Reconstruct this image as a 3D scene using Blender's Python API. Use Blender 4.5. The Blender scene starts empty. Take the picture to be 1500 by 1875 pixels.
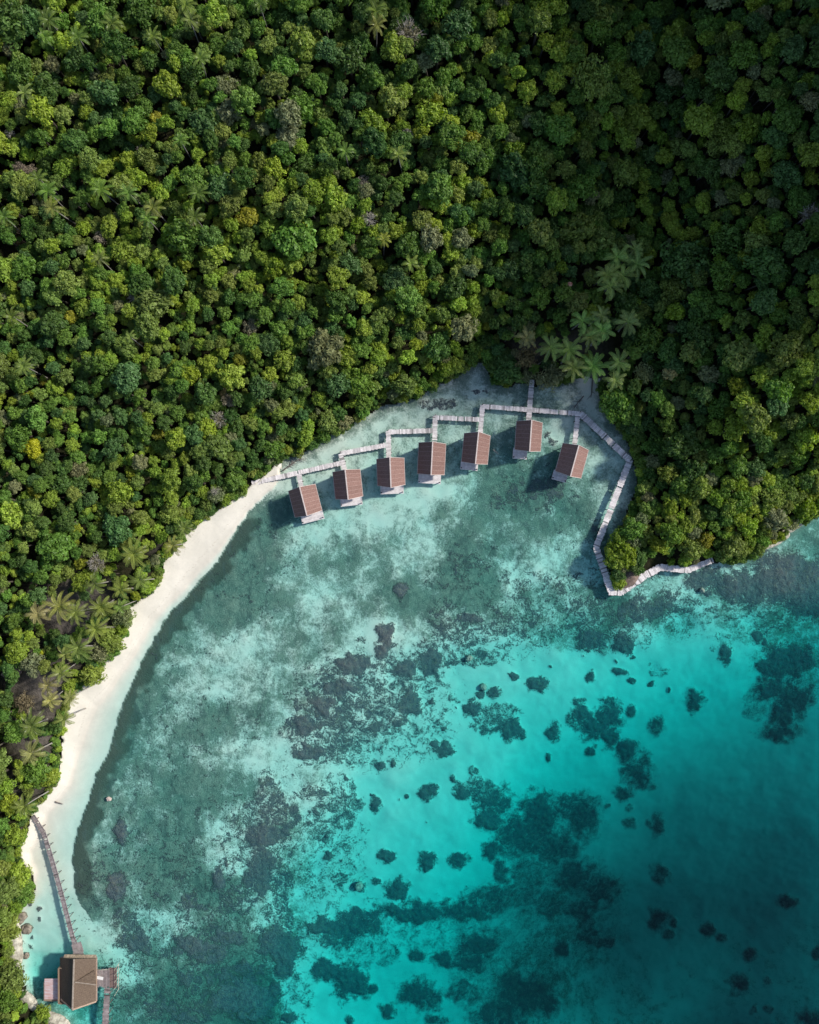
import bpy, bmesh, math, random
import numpy as np
from mathutils import Vector, Matrix

R = math.radians
SC = bpy.context.scene
COL = SC.collection

# ------------------------------------------------------------------ camera, sky, sun, exposure
H, F = 161.0, 1400.0            # drone height (m), focal length in photo pixels (photo 1500x1875)
cam = bpy.data.cameras.new("camera")
cam.lens = F / 1875.0 * 36.0
cam.sensor_width = 36.0
cam.clip_end = 3000.0
cam_ob = bpy.data.objects.new("camera", cam)
cam_ob.location = (0, 0, H)
COL.objects.link(cam_ob)
SC.camera = cam_ob

SUN_EL, SUN_AZ = 37.0, 22.0     # azimuth counted from east (+X) towards north (+Y)
world = bpy.data.worlds.new("World")
SC.world = world
world.use_nodes = True
wn = world.node_tree
bg = wn.nodes["Background"]
sky = wn.nodes.new("ShaderNodeTexSky")
sky.sky_type = 'NISHITA'
sky.sun_disc = False
sky.sun_elevation = R(SUN_EL)
sky.sun_rotation = R(90 - SUN_AZ)
sky.air_density = 1.0
sky.dust_density = 1.2
wn.links.new(sky.outputs[0], bg.inputs[0])
bg.inputs[1].default_value = 0.115

sl = bpy.data.lights.new("sun", 'SUN')
sl.energy = 3.7
sl.angle = R(4.0)
sl.color = (1.0, 0.95, 0.86)
sun = bpy.data.objects.new("sun", sl)
sd = Vector((math.cos(R(SUN_EL)) * math.cos(R(SUN_AZ)), math.cos(R(SUN_EL)) * math.sin(R(SUN_AZ)), math.sin(R(SUN_EL))))
sun.rotation_euler = sd.to_track_quat('Z', 'Y').to_euler()
sun.location = (100, 60, 150)
COL.objects.link(sun)

SC.view_settings.view_transform = 'Standard'
SC.view_settings.look = 'None'
SC.view_settings.gamma = 1.0
SC.view_settings.exposure = 0.36
cy = SC.cycles
cy.max_bounces = 8
cy.diffuse_bounces = 3
cy.glossy_bounces = 2
cy.transmission_bounces = 4
cy.transparent_max_bounces = 12
cy.volume_bounces = 0
cy.sample_clamp_indirect = 4.0
cy.use_denoising = True

# ------------------------------------------------------------------ helpers
rng = np.random.RandomState(7)
random.seed(7)


def P(px, py, z=0.0):
    k = (H - z) / F
    return Vector(((px - 750.0) * k, (937.5 - py) * k, z))


def tag(o, label=None, cat=None, group=None, kind=None):
    if label: o["label"] = label
    if cat: o["category"] = cat
    if group: o["group"] = group
    if kind: o["kind"] = kind
    return o


def link(o, parent=None):
    COL.objects.link(o)
    if parent is not None:
        o.parent = parent
    return o


def empty(name, loc=(0, 0, 0), rz=0.0):
    o = bpy.data.objects.new(name, None)
    o.empty_display_size = 0.5
    o.location = loc
    o.rotation_euler = (0, 0, rz)
    return link(o)


def mesh_np(name, v, f, mat=None, smooth=False, attrs=None):
    """v (n,3), f: list of arrays (m,k) of equal k each"""
    me = bpy.data.meshes.new(name)
    v = np.asarray(v, dtype=np.float32)
    fs = [np.asarray(a, dtype=np.int32) for a in (f if isinstance(f, list) else [f]) if len(a)]
    me.vertices.add(len(v))
    me.vertices.foreach_set("co", v.ravel())
    loops = np.concatenate([a.ravel() for a in fs])
    counts = np.concatenate([np.full(len(a), a.shape[1], dtype=np.int32) for a in fs])
    starts = np.concatenate([[0], np.cumsum(counts)[:-1]]).astype(np.int32)
    me.loops.add(len(loops))
    me.loops.foreach_set("vertex_index", loops)
    me.polygons.add(len(counts))
    me.polygons.foreach_set("loop_start", starts)
    me.polygons.foreach_set("loop_total", counts)
    me.polygons.foreach_set("use_smooth", np.full(len(counts), bool(smooth)))
    if mat: me.materials.append(mat)
    me.update(calc_edges=True)
    for k, a in (attrs or {}).items():
        a = np.asarray(a, dtype=np.float32)
        if a.ndim == 1:
            me.attributes.new(k, 'FLOAT', 'POINT').data.foreach_set("value", a)
        else:
            c = np.ones((len(v), 4), np.float32); c[:, :3] = a
            me.attributes.new(k, 'FLOAT_COLOR', 'POINT').data.foreach_set("color", c.ravel())
    return me


class MB:
    """collects boxes / tubes / polygons and builds them as ONE mesh"""
    def __init__(self):
        self.v, self.q, self.t, self.tone, self.n = [], [], [], [], 0

    def add(self, v, q=(), t=(), tone=1.0):
        v = np.asarray(v, float)
        if len(q): self.q.append(np.asarray(q, int).reshape(-1, 4) + self.n)
        if len(t): self.t.append(np.asarray(t, int).reshape(-1, 3) + self.n)
        self.v.append(v); self.tone.append(np.full(len(v), tone)); self.n += len(v)

    def box(self, c, s, rz=0.0, tone=1.0, M=None):
        x, y, z = np.array(s) / 2.0
        v = np.array([(-x, -y, -z), (x, -y, -z), (x, y, -z), (-x, y, -z), (-x, -y, z), (x, -y, z), (x, y, z), (-x, y, z)])
        if M is not None:
            v = v @ np.array(M.to_3x3()).T
        elif rz:
            cs, sn = math.cos(rz), math.sin(rz)
            v = v @ np.array([(cs, sn, 0), (-sn, cs, 0), (0, 0, 1)])
        self.add(v + np.array(c), [(0, 3, 2, 1), (4, 5, 6, 7), (0, 1, 5, 4), (1, 2, 6, 5), (2, 3, 7, 6), (3, 0, 4, 7)], tone=tone)

    def beam(self, a, b, w, h, tone=1.0):
        a, b = Vector(a), Vector(b); d = (b - a); L = d.length
        M = d.to_track_quat('Y', 'Z').to_matrix()
        self.box((a + b) / 2, (w, L, h), M=M, tone=tone)

    def tube(self, pts, rad, n=6, cap=True, tone=1.0):
        pts = np.asarray(pts, float); m = len(pts)
        rad = np.broadcast_to(np.asarray(rad, float), (m,))
        d = np.gradient(pts, axis=0); d /= np.linalg.norm(d, axis=1)[:, None] + 1e-9
        ref = np.where(np.abs(d[:, 2:3]) > 0.9, np.array([[1.0, 0, 0]]), np.array([[0, 0, 1.0]]))
        u = np.cross(d, ref); u /= np.linalg.norm(u, axis=1)[:, None]
        w = np.cross(d, u)
        a = np.arange(n) * 2 * math.pi / n
        ring = pts[:, None, :] + rad[:, None, None] * (np.cos(a)[None, :, None] * u[:, None, :] + np.sin(a)[None, :, None] * w[:, None, :])
        v = ring.reshape(-1, 3)
        q = [(i * n + j, i * n + (j + 1) % n, (i + 1) * n + (j + 1) % n, (i + 1) * n + j) for i in range(m - 1) for j in range(n)]
        t = []
        if cap:
            v = np.vstack([v, pts[-1:], pts[:1]])
            t = [((m - 1) * n + j, (m - 1) * n + (j + 1) % n, m * n) for j in range(n)] + [((j + 1) % n, j, m * n + 1) for j in range(n)]
        self.add(v, q, t, tone)

    def slab(self, poly_top, thick, tone=1.0):
        """closed slab from a 3- or 4-corner top polygon (3D points), extruded down"""
        a = np.asarray(poly_top, float); k = len(a); b = a - np.array([0, 0, thick])
        v = np.vstack([a, b])
        q = [(i, k + i, k + (i + 1) % k, (i + 1) % k) for i in range(k)]
        if k == 4: self.add(v, q + [(0, 1, 2, 3), (7, 6, 5, 4)], tone=tone)
        else: self.add(v, q, [(0, 1, 2), (5, 4, 3)], tone=tone)

    def mesh(self, name, mat, smooth=False):
        f = []
        if self.q: f.append(np.vstack(self.q))
        if self.t: f.append(np.vstack(self.t))
        return mesh_np(name, np.vstack(self.v), f, mat, smooth, {"tone": np.concatenate(self.tone)})

    def build(self, name, mat, parent=None, smooth=False):
        return link(bpy.data.objects.new(name, self.mesh(name, mat, smooth)), parent)


# value noise on arbitrary coordinates -----------------------------------------------------------
def vnoise(x, y, seed=0):
    t = np.random.RandomState(1000 + seed).rand(256, 256)
    xi, yi = np.floor(x).astype(int), np.floor(y).astype(int)
    fx, fy = x - xi, y - yi
    fx = fx * fx * (3 - 2 * fx); fy = fy * fy * (3 - 2 * fy)
    a, b = t[yi % 256, xi % 256], t[yi % 256, (xi + 1) % 256]
    c, d = t[(yi + 1) % 256, xi % 256], t[(yi + 1) % 256, (xi + 1) % 256]
    return (a * (1 - fx) + b * fx) * (1 - fy) + (c * (1 - fx) + d * fx) * fy


def fbm(x, y, seed=0, octs=4):
    s, a, n = 0.0, 0.5, 0.0
    for o in range(octs):
        s = s + a * vnoise(x * 2 ** o + 17.3 * o, y * 2 ** o + 9.1 * o, seed + o); n += a; a *= 0.5
    return s / n


def sstep(a, b, x):
    t = np.clip((x - a) / (b - a), 0, 1)
    return t * t * (3 - 2 * t)


def seg_dist(px, py, poly, closed=False):
    pts = np.asarray(poly, float)
    d = np.full(px.shape, 1e18)
    n = len(pts) if closed else len(pts) - 1
    for i in range(n):
        a, b = pts[i], pts[(i + 1) % len(pts)]
        ab = b - a; L2 = (ab ** 2).sum() + 1e-9
        t = np.clip(((px - a[0]) * ab[0] + (py - a[1]) * ab[1]) / L2, 0, 1)
        d = np.minimum(d, (px - a[0] - t * ab[0]) ** 2 + (py - a[1] - t * ab[1]) ** 2)
    return np.sqrt(d)


def inside(px, py, poly):
    pts = np.asarray(poly, float); r = np.zeros(px.shape, bool); j = len(pts) - 1
    for i in range(len(pts)):
        xi, yi, xj, yj = pts[i][0], pts[i][1], pts[j][0], pts[j][1]
        if yi != yj:
            r ^= ((yi > py) != (yj > py)) & (px < (xj - xi) * (py - yi) / (yj - yi) + xi)
        j = i
    return r


def idw(px, py, pts, soft=18.0, power=2.2):
    pts = np.asarray(pts, float)
    num = np.zeros(px.shape); den = np.zeros(px.shape)
    for x, y, val in pts:
        w = 1.0 / ((px - x) ** 2 + (py - y) ** 2 + soft * soft) ** power
        num += w * val; den += w
    return num / den


# ------------------------------------------------------------------ materials
def new_mat(name):
    m = bpy.data.materials.new(name); m.use_nodes = True
    nt = m.node_tree
    return m, nt, nt.nodes["Principled BSDF"], nt.nodes["Material Output"]


def nd(nt, typ, **kw):
    n = nt.nodes.new(typ)
    for k, v in kw.items():
        if k.startswith("i_"):
            key = k[2:]
            n.inputs[int(key) if key.isdigit() else key.replace("_", " ")].default_value = v
        else: setattr(n, k, v)
    return n


def mth(nt, op, a, b=None, c=None, clamp=False):
    n = nt.nodes.new("ShaderNodeMath"); n.operation = op; n.use_clamp = clamp
    for i, x in enumerate((a, b, c)):
        if x is None: continue
        if isinstance(x, (int, float)): n.inputs[i].default_value = x
        else: nt.links.new(x, n.inputs[i])
    return n.outputs[0]


def mixc(nt, fac, a, b):
    n = nt.nodes.new("ShaderNodeMix"); n.data_type = 'RGBA'
    for i, x in ((0, fac), (6, a), (7, b)):
        if isinstance(x, (int, float)): n.inputs[i].default_value = x
        elif isinstance(x, tuple): n.inputs[i].default_value = (*x, 1.0)[:4]
        else: nt.links.new(x, n.inputs[i])
    return n.outputs[2]


def ramp(nt, x, a, b):
    n = nt.nodes.new("ShaderNodeMapRange"); n.interpolation_type = 'SMOOTHSTEP'
    nt.links.new(x, n.inputs[0]); n.inputs[1].default_value = a; n.inputs[2].default_value = b
    return n.outputs[0]


def noise(nt, vec, scale, detail=4.0, rough=0.55, dist=0.0):
    n = nd(nt, "ShaderNodeTexNoise"); n.inputs["Scale"].default_value = scale; n.inputs["Detail"].default_value = detail
    n.inputs["Roughness"].default_value = rough; n.inputs["Distortion"].default_value = dist
    if vec is not None: nt.links.new(vec, n.inputs["Vector"])
    return n.outputs[0]


def attr(nt, name, typ='GEOMETRY'):
    n = nd(nt, "ShaderNodeAttribute"); n.attribute_name = name; n.attribute_type = typ
    return n


def geo_pos(nt):
    return nd(nt, "ShaderNodeNewGeometry").outputs["Position"]


def bump(nt, h, strength, dist, bsdf):
    b = nd(nt, "ShaderNodeBump"); b.inputs["Strength"].default_value = strength; b.inputs["Distance"].default_value = dist
    nt.links.new(h, b.inputs["Height"]); nt.links.new(b.outputs[0], bsdf.inputs["Normal"])


def mat_seabed():
    m, nt, b, o = new_mat("sand_and_reef")
    pos = geo_pos(nt)
    g, r = attr(nt, "grass").outputs["Fac"], attr(nt, "reef").outputs["Fac"]
    nbig = noise(nt, pos, 0.22, 8.0, 0.62, 0.6)
    nmid = noise(nt, pos, 0.9, 6.0, 0.65, 0.3)
    nfin = noise(nt, pos, 3.2, 3.0, 0.6)
    nmic = noise(nt, pos, 8.0, 2.0, 0.6)
    sand = mixc(nt, ramp(nt, nbig, .3, .7), (.77, .72, .63), (.66, .62, .54))
    sand = mixc(nt, mth(nt, 'MULTIPLY', ramp(nt, nfin, .35, .75), .25), sand, (.55, .53, .47))
    # sparse to dense seagrass and algae
    gm = mth(nt, 'ADD', mth(nt, 'MULTIPLY', nbig, 1.5), mth(nt, 'MULTIPLY', nmid, 1.2))
    gm = mth(nt, 'ADD', gm, mth(nt, 'MULTIPLY', nfin, .75))
    gm = mth(nt, 'ADD', mth(nt, 'SUBTRACT', gm, 1.725), mth(nt, 'MULTIPLY', mth(nt, 'SUBTRACT', g, .46), 1.5))
    gmask = ramp(nt, gm, -.38, .36)
    gmask = mth(nt, 'MULTIPLY', gmask, ramp(nt, g, .02, .25))
    grass = mixc(nt, ramp(nt, nmid, .35, .7), (.06, .115, .095), (.17, .215, .17))
    grass = mixc(nt, ramp(nt, g, .78, 1.0), grass, (.022, .045, .036))
    grass = mixc(nt, mth(nt, 'MULTIPLY', ramp(nt, nmic, .54, .72), mth(nt, 'SUBTRACT', .78, mth(nt, 'MULTIPLY', ramp(nt, g, .78, 1.0), .6))), grass, (.45, .45, .38))
    mpg = nd(nt, "ShaderNodeMapping"); mpg.inputs["Rotation"].default_value = (0, 0, .9); mpg.inputs["Scale"].default_value = (1, .45, 1)
    nt.links.new(pos, mpg.inputs["Vector"])
    streak = noise(nt, mpg.outputs[0], .42, 8.0, .68, .5)
    grass = mixc(nt, mth(nt, 'MULTIPLY', ramp(nt, streak, .50, .62), .62), grass, (.035, .065, .065))
    col = mixc(nt, gmask, sand, grass)
    # coral
    rm = mth(nt, 'ADD', r, mth(nt, 'MULTIPLY', mth(nt, 'SUBTRACT', noise(nt, pos, .55, 9.0, .74, 0.8), .5), 1.05))
    rm = mth(nt, 'ADD', rm, mth(nt, 'MULTIPLY', mth(nt, 'SUBTRACT', nfin, .5), .4))
    sepz = nd(nt, "ShaderNodeSeparateXYZ"); nt.links.new(pos, sepz.inputs[0])
    soft = mth(nt, 'MULTIPLY', mth(nt, 'MINIMUM', mth(nt, 'MULTIPLY', sepz.outputs[2], -1.0), 14.0), .018)   # blur of deep water put into the mask: coral edges soften with depth
    rr_ = nt.nodes.new("ShaderNodeMapRange"); rr_.interpolation_type = 'SMOOTHSTEP'
    nt.links.new(rm, rr_.inputs[0]); nt.links.new(mth(nt, 'SUBTRACT', .43, soft), rr_.inputs[1]); nt.links.new(mth(nt, 'ADD', .54, soft), rr_.inputs[2])
    rmask = rr_.outputs[0]
    rmask = mth(nt, 'MULTIPLY', rmask, ramp(nt, r, .03, .2))
    coral = mixc(nt, ramp(nt, nmid, .3, .7), (.020, .034, .066), (.085, .09, .105))  # blue of light scattered in the water put into the coral colour
    coral = mixc(nt, mth(nt, 'MULTIPLY', ramp(nt, nmic, .48, .72), .6), coral, (.30, .29, .25))
    coral = mixc(nt, mth(nt, 'MULTIPLY', ramp(nt, noise(nt, pos, 1.7, 5.0, .7), .52, .7), .5), coral, (.24, .20, .12))
    col = mixc(nt, rmask, col, coral)
    sep = nd(nt, "ShaderNodeSeparateXYZ"); nt.links.new(pos, sep.inputs[0])
    litter = mth(nt, 'MULTIPLY', ramp(nt, sep.outputs[2], .45, .95), ramp(nt, noise(nt, pos, 2.6, 5.0, .7), .56, .68))   # leaf litter above the tide line
    tide = mth(nt, 'MULTIPLY', mth(nt, 'SUBTRACT', 1.0, ramp(nt, mth(nt, 'ABSOLUTE', mth(nt, 'SUBTRACT', mth(nt, 'ADD', sep.outputs[2], mth(nt, 'MULTIPLY', nbig, .25)), .42)), .0, .05)), ramp(nt, nfin, .45, .65))
    col = mixc(nt, mth(nt, 'MULTIPLY', mth(nt, 'MAXIMUM', litter, mth(nt, 'MULTIPLY', tide, .5)), .55), col, (.30, .23, .15))
    wet = mth(nt, 'MULTIPLY', mth(nt, 'SUBTRACT', 1.0, ramp(nt, sep.outputs[2], .06, .3)), .16)   # wet sand is darker than dry
    col = mixc(nt, wet, col, (.25, .22, .17))
    nt.links.new(col, b.inputs["Base Color"])
    b.inputs["Roughness"].default_value = .9; b.inputs["Specular IOR Level"].default_value = .1
    hh = mth(nt, 'ADD', mth(nt, 'MULTIPLY', rmask, nmid), mth(nt, 'MULTIPLY', gmask, mth(nt, 'MULTIPLY', nfin, .35)))
    bump(nt, hh, .8, .5, b)
    return m


def mat_water():
    m, nt, b, o = new_mat("clear_sea_water")
    nt.nodes.remove(b)
    tr = nd(nt, "ShaderNodeBsdfTransparent"); gl = nd(nt, "ShaderNodeBsdfGlossy"); gl.inputs["Roughness"].default_value = .12
    fr = nd(nt, "ShaderNodeFresnel"); fr.inputs["IOR"].default_value = 1.33
    pos = geo_pos(nt)
    bp = nd(nt, "ShaderNodeBump"); bp.inputs["Strength"].default_value = .35; bp.inputs["Distance"].default_value = .12
    w = noise(nt, pos, 1.3, 5.0, .6, .8)
    nt.links.new(w, bp.inputs["Height"])
    nt.links.new(bp.outputs[0], gl.inputs["Normal"]); nt.links.new(bp.outputs[0], fr.inputs["Normal"])
    mx = nd(nt, "ShaderNodeMixShader")
    gnode = nd(nt, "ShaderNodeNewGeometry")
    ff = mth(nt, 'MULTIPLY', fr.outputs[0], mth(nt, 'SUBTRACT', 1.0, gnode.outputs["Backfacing"]))
    nt.links.new(ff, mx.inputs[0]); nt.links.new(tr.outputs[0], mx.inputs[1]); nt.links.new(gl.outputs[0], mx.inputs[2])
    nt.links.new(mx.outputs[0], o.inputs["Surface"])
    va = nd(nt, "ShaderNodeVolumeAbsorption")
    va.inputs["Density"].default_value = .34
    va.inputs["Color"].default_value = (0.0, .89, .9, 1)
    nt.links.new(va.outputs[0], o.inputs["Volume"])
    return m


def mat_ground():
    m, nt, b, o = new_mat("forest_soil")
    pos = geo_pos(nt)
    c = mixc(nt, ramp(nt, noise(nt, pos, .8, 6.0, .65), .35, .65), (.016, .02, .008), (.035, .032, .018))
    far = attr(nt, "bare").outputs["Fac"]
    c = mixc(nt, far, c, mixc(nt, noise(nt, pos, 1.6, 5.0), (.10, .085, .075), (.19, .17, .155)))
    nt.links.new(c, b.inputs["Base Color"]); b.inputs["Roughness"].default_value = 1.0
    b.inputs["Specular IOR Level"].default_value = 0.05
    bump(nt, noise(nt, pos, 1.2, 6.0, .7), 1.0, .6, b)
    return m


def mat_leaf(name, gloss=.45, trans=.3):
    m, nt, b, o = new_mat(name)
    t = attr(nt, "tint", 'INSTANCER')
    tone = attr(nt, "tone").outputs["Fac"]
    n = nd(nt, "ShaderNodeMix"); n.data_type = 'RGBA'; n.blend_type = 'MULTIPLY'; n.inputs[0].default_value = 1.0
    nt.links.new(t.outputs["Color"], n.inputs[6]); nt.links.new(tone, n.inputs[7])
    col = n.outputs[2]
    nt.links.new(col, b.inputs["Base Color"])
    b.inputs["Roughness"].default_value = gloss
    b.inputs["Specular IOR Level"].default_value = .25
    tl = nd(nt, "ShaderNodeBsdfTranslucent")
    hs = nd(nt, "ShaderNodeHueSaturation"); hs.inputs["Saturation"].default_value = 1.15; hs.inputs["Value"].default_value = 1.3
    nt.links.new(col, hs.inputs["Color"]); nt.links.new(hs.outputs[0], tl.inputs["Color"])
    mx = nd(nt, "ShaderNodeMixShader"); mx.inputs[0].default_value = trans
    nt.links.new(b.outputs[0], mx.inputs[1]); nt.links.new(tl.outputs[0], mx.inputs[2]); nt.links.new(mx.outputs[0], o.inputs["Surface"])
    return m


def mat_simple(name, c1, c2, scale=2.0, rough=.8, tone=False, bstr=.3, stretch=None):
    m, nt, b, o = new_mat(name)
    tc = nd(nt, "ShaderNodeTexCoord").outputs["Object"]
    if stretch:
        mp = nd(nt, "ShaderNodeMapping"); mp.inputs["Scale"].default_value = stretch
        nt.links.new(tc, mp.inputs["Vector"]); tc = mp.outputs[0]
    nz = noise(nt, tc, scale, 6.0, .65)
    c = mixc(nt, ramp(nt, nz, .3, .7), c1, c2)
    if tone:
        n = nd(nt, "ShaderNodeMix"); n.data_type = 'RGBA'; n.blend_type = 'MULTIPLY'; n.inputs[0].default_value = 1.0
        nt.links.new(c, n.inputs[6]); nt.links.new(attr(nt, "tone").outputs["Fac"], n.inputs[7]); c = n.outputs[2]
    nt.links.new(c, b.inputs["Base Color"]); b.inputs["Roughness"].default_value = rough
    b.inputs["Specular IOR Level"].default_value = .2
    if bstr: bump(nt, nz, bstr, .05, b)
    return m


M_SEA, M_WATER, M_SOIL = mat_seabed(), mat_water(), mat_ground()
M_LEAF = mat_leaf("broad_leaves")
M_PALM = mat_leaf("palm_leaves", .35, .25)
M_BARK = mat_simple("bark", (.045, .037, .03), (.10, .085, .07), 3.0, stretch=(1, 1, .3))
M_PALMBARK = mat_simple("palm_bark", (.22, .2, .18), (.36, .34, .31), 3.0, stretch=(1, 1, 4))
M_DEAD = mat_simple("bleached_wood", (.27, .24, .21), (.45, .42, .38), 4.0)
M_PLANK = mat_simple("weathered_planks", (.62, .57, .575), (.82, .77, .77), 1.5, tone=True)
M_PLANK_DARK = mat_simple("grey_brown_planks", (.20, .165, .165), (.34, .29, .29), 1.5, tone=True)
M_POST = mat_simple("wet_timber", (.09, .075, .07), (.2, .17, .16), 3.0)
M_SHINGLE = mat_simple("brown_shingles", (.195, .112, .096), (.29, .178, .155), 3.5, tone=True, bstr=0)
M_TRIM = mat_simple("pale_trim", (.52, .43, .40), (.66, .57, .54), 2.0)
M_WALL = mat_simple("woven_wall", (.2, .14, .1), (.3, .22, .16), 6.0, stretch=(1, 1, 5))
M_THATCH = mat_simple("grey_thatch", (.085, .06, .045), (.165, .122, .09), 2.5, tone=True, bstr=.6, stretch=(.6, 3, 3))
M_RUST = mat_simple("rusty_metal_sheet", (.55, .30, .26), (.66, .55, .56), .9, stretch=(.5, 3, 1))
M_ROCK = mat_simple("limestone", (.07, .06, .05), (.30, .26, .21), 1.4, bstr=.8)
M_PALE = mat_simple("pale_limestone", (.22, .2, .16), (.58, .55, .46), 1.6, bstr=.8)
M_CORAL = mat_simple("brain_coral", (.22, .2, .17), (.4, .36, .3), 5.0, bstr=.8)
M_DARK = mat_simple("dark_fitting", (.03, .03, .035), (.06, .06, .06), 4.0)
M_WHITE = mat_simple("white_cushion", (.7, .69, .68), (.8, .79, .78), 4.0, bstr=.1)
M_ORANGE = mat_simple("rusty_tank", (.30, .10, .06), (.62, .38, .30), 1.6, bstr=.3)

# ------------------------------------------------------------------ shore lines (photo pixels at sea level)
CANOPY = [(1800, 800), (1560, 905), (1500, 932), (1465, 955), (1440, 975), (1405, 1000), (1365, 1022), (1330, 1028), (1300, 1030), (1260, 1035), (1215, 1035),
          (1190, 1045), (1170, 1055), (1150, 1068), (1130, 1068), (1115, 1045), (1108, 1012), (1125, 985), (1145, 955), (1155, 925), (1168, 895),
          (1168, 865), (1160, 835), (1148, 805), (1128, 780), (1108, 755), (1098, 720), (1100, 694), (1080, 690), (1050, 690), (1030, 700), (1000, 698), (985, 706),
          (950, 700), (935, 708), (905, 702), (893, 680), (880, 660), (862, 668), (840, 690), (800, 705), (770, 725), (735, 735), (700, 742), (670, 762),
          (640, 780), (600, 800), (560, 825), (520, 838), (500, 855), (470, 880), (440, 905), (405, 930), (380, 938), (362, 960), (340, 975), (325, 1000),
          (300, 1030), (300, 1050), (275, 1085), (240, 1110), (235, 1150), (215, 1190), (190, 1215), (175, 1240), (140, 1260), (125, 1300), (115, 1340),
          (110, 1400), (108, 1430), (85, 1455), (65, 1480), (60, 1500), (50, 1530), (38, 1560), (45, 1580), (60, 1600), (62, 1630), (40, 1660), (25, 1690),
          (28, 1740), (35, 1770), (40, 1800), (55, 1835), (75, 1850), (100, 1862), (120, 1880), (140, 1960), (160, 2600)]
LAND = CANOPY + [(-4000, 2600), (-4000, -4000), (4000, -4000), (4000, 500)]
DROP = [(505, 888), (480, 915), (455, 940), (440, 965), (415, 1000), (395, 1030), (370, 1058), (350, 1085), (315, 1120), (285, 1165), (265, 1205), (245, 1245),
        (228, 1285), (212, 1330), (198, 1375), (180, 1410), (165, 1455), (150, 1500), (135, 1550), (128, 1575), (135, 1600), (132, 1620), (140, 1650),
        (165, 1690), (190, 1730), (215, 1765), (230, 1790)]
BEACH_EDGE = [p for p in CANOPY if p[0] <= 520 and 838 <= p[1] <= 1700]
SAND = BEACH_EDGE + [(60, 1850), (150, 1850)] + DROP[::-1]

DEPTH = [(520, 860, .5), (600, 830, .6), (700, 770, .8), (800, 730, .8), (870, 690, .5), (900, 760, 1.1), (980, 730, 1.0), (1080, 710, .15), (1070, 740, .5), (1020, 780, 1.2),
         (1100, 830, 1.1), (1150, 880, 1.0), (1130, 930, 1.0), (560, 940, 1.6), (700, 880, 1.3), (800, 860, 1.3), (900, 880, 1.7), (1000, 880, 1.8), (1060, 950, 1.9),
         (480, 940, 1.3), (440, 1010, 1.3), (400, 1060, 1.3), (600, 1050, 1.5), (700, 1050, 1.4), (800, 1000, 1.4), (900, 1000, 1.6), (1000, 1020, 1.5), (1050, 1070, 1.7),
         (300, 1230, 1.4), (400, 1200, 1.3), (500, 1200, 1.3), (600, 1180, 1.3), (700, 1150, 1.3), (800, 1120, 1.4), (900, 1120, 1.6), (1000, 1130, 2.2), (250, 1400, 1.6),
         (350, 1350, 1.4), (450, 1350, 1.3), (550, 1300, 1.5), (650, 1280, 1.7), (720, 1300, 1.9), (200, 1550, 1.9), (300, 1550, 1.7), (400, 1550, 1.5), (480, 1500, 1.6),
         (560, 1450, 1.6), (250, 1700, 1.9), (350, 1700, 1.7), (450, 1700, 2.0), (230, 1840, 2.0), (350, 1840, 2.2), (450, 1840, 2.8),
         (780, 1270, 2.4), (900, 1220, 2.6), (980, 1200, 2.8), (1050, 1180, 3), (870, 1280, 3), (1000, 1260, 3.4), (1100, 1230, 3.8), (1000, 1350, 4.2), (900, 1400, 3.6),
         (800, 1350, 2.8), (720, 1400, 2.5), (700, 1480, 3), (800, 1470, 3.4), (650, 1550, 3.2), (750, 1550, 3.8), (850, 1520, 4.4), (600, 1620, 3.2), (700, 1640, 4.2),
         (800, 1620, 4.8), (560, 1700, 3.2), (650, 1730, 5), (750, 1720, 5.5), (850, 1700, 7), (520, 1850, 4.0), (620, 1850, 5.5), (720, 1850, 7), (820, 1850, 9),
         (1150, 1300, 4.8), (1100, 1400, 6.5), (1000, 1450, 6.5), (1200, 1250, 4.6), (1200, 1400, 8.5), (1300, 1250, 5.4), (1300, 1350, 9), (1400, 1150, 4), (1250, 1150, 3.6),
         (1480, 1150, 4.5), (1480, 1250, 9), (1400, 1400, 11), (1490, 1400, 12.5), (1000, 1550, 9), (1100, 1500, 10), (1200, 1500, 13), (1300, 1500, 14), (1450, 1500, 14.5),
         (1000, 1650, 12), (1100, 1600, 13), (1200, 1620, 16), (1300, 1620, 17), (1450, 1650, 17), (900, 1750, 11), (1000, 1780, 14), (1100, 1750, 17), (1200, 1780, 19),
         (1300, 1800, 20), (1450, 1820, 20), (1000, 1870, 15), (1150, 1870, 21), (1180, 1090, 1.6), (1250, 1065, 1.6), (1350, 1050, 1.5), (1430, 1030, 1.3), (1490, 970, 1.8),
         (1300, 1090, 2.2), (1400, 1090, 2), (1490, 1060, 2), (1150, 1120, 2.2), (1700, 1000, 4), (1700, 1400, 15), (1700, 1800, 19), (1400, 2100, 20), (800, 2100, 16), (300, 2100, 4),
         (60, 1580, .05), (80, 1600, .5), (60, 1680, .7), (90, 1680, 1.2), (110, 1670, 1.7), (125, 1720, 1.9), (60, 1740, 1.1), (90, 1760, 2.2), (70, 1800, 2.6), (100, 1800, 3.4),
         (105, 1610, 1.1), (90, 1560, .5), (115, 1590, .5), (135, 1680, .9), (160, 1720, 1.1), (80, 1845, 1.4), (140, 1845, 3.4), (120, 1780, 3.2), (110, 1850, 3), (180, 1800, 1.6)]

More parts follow.
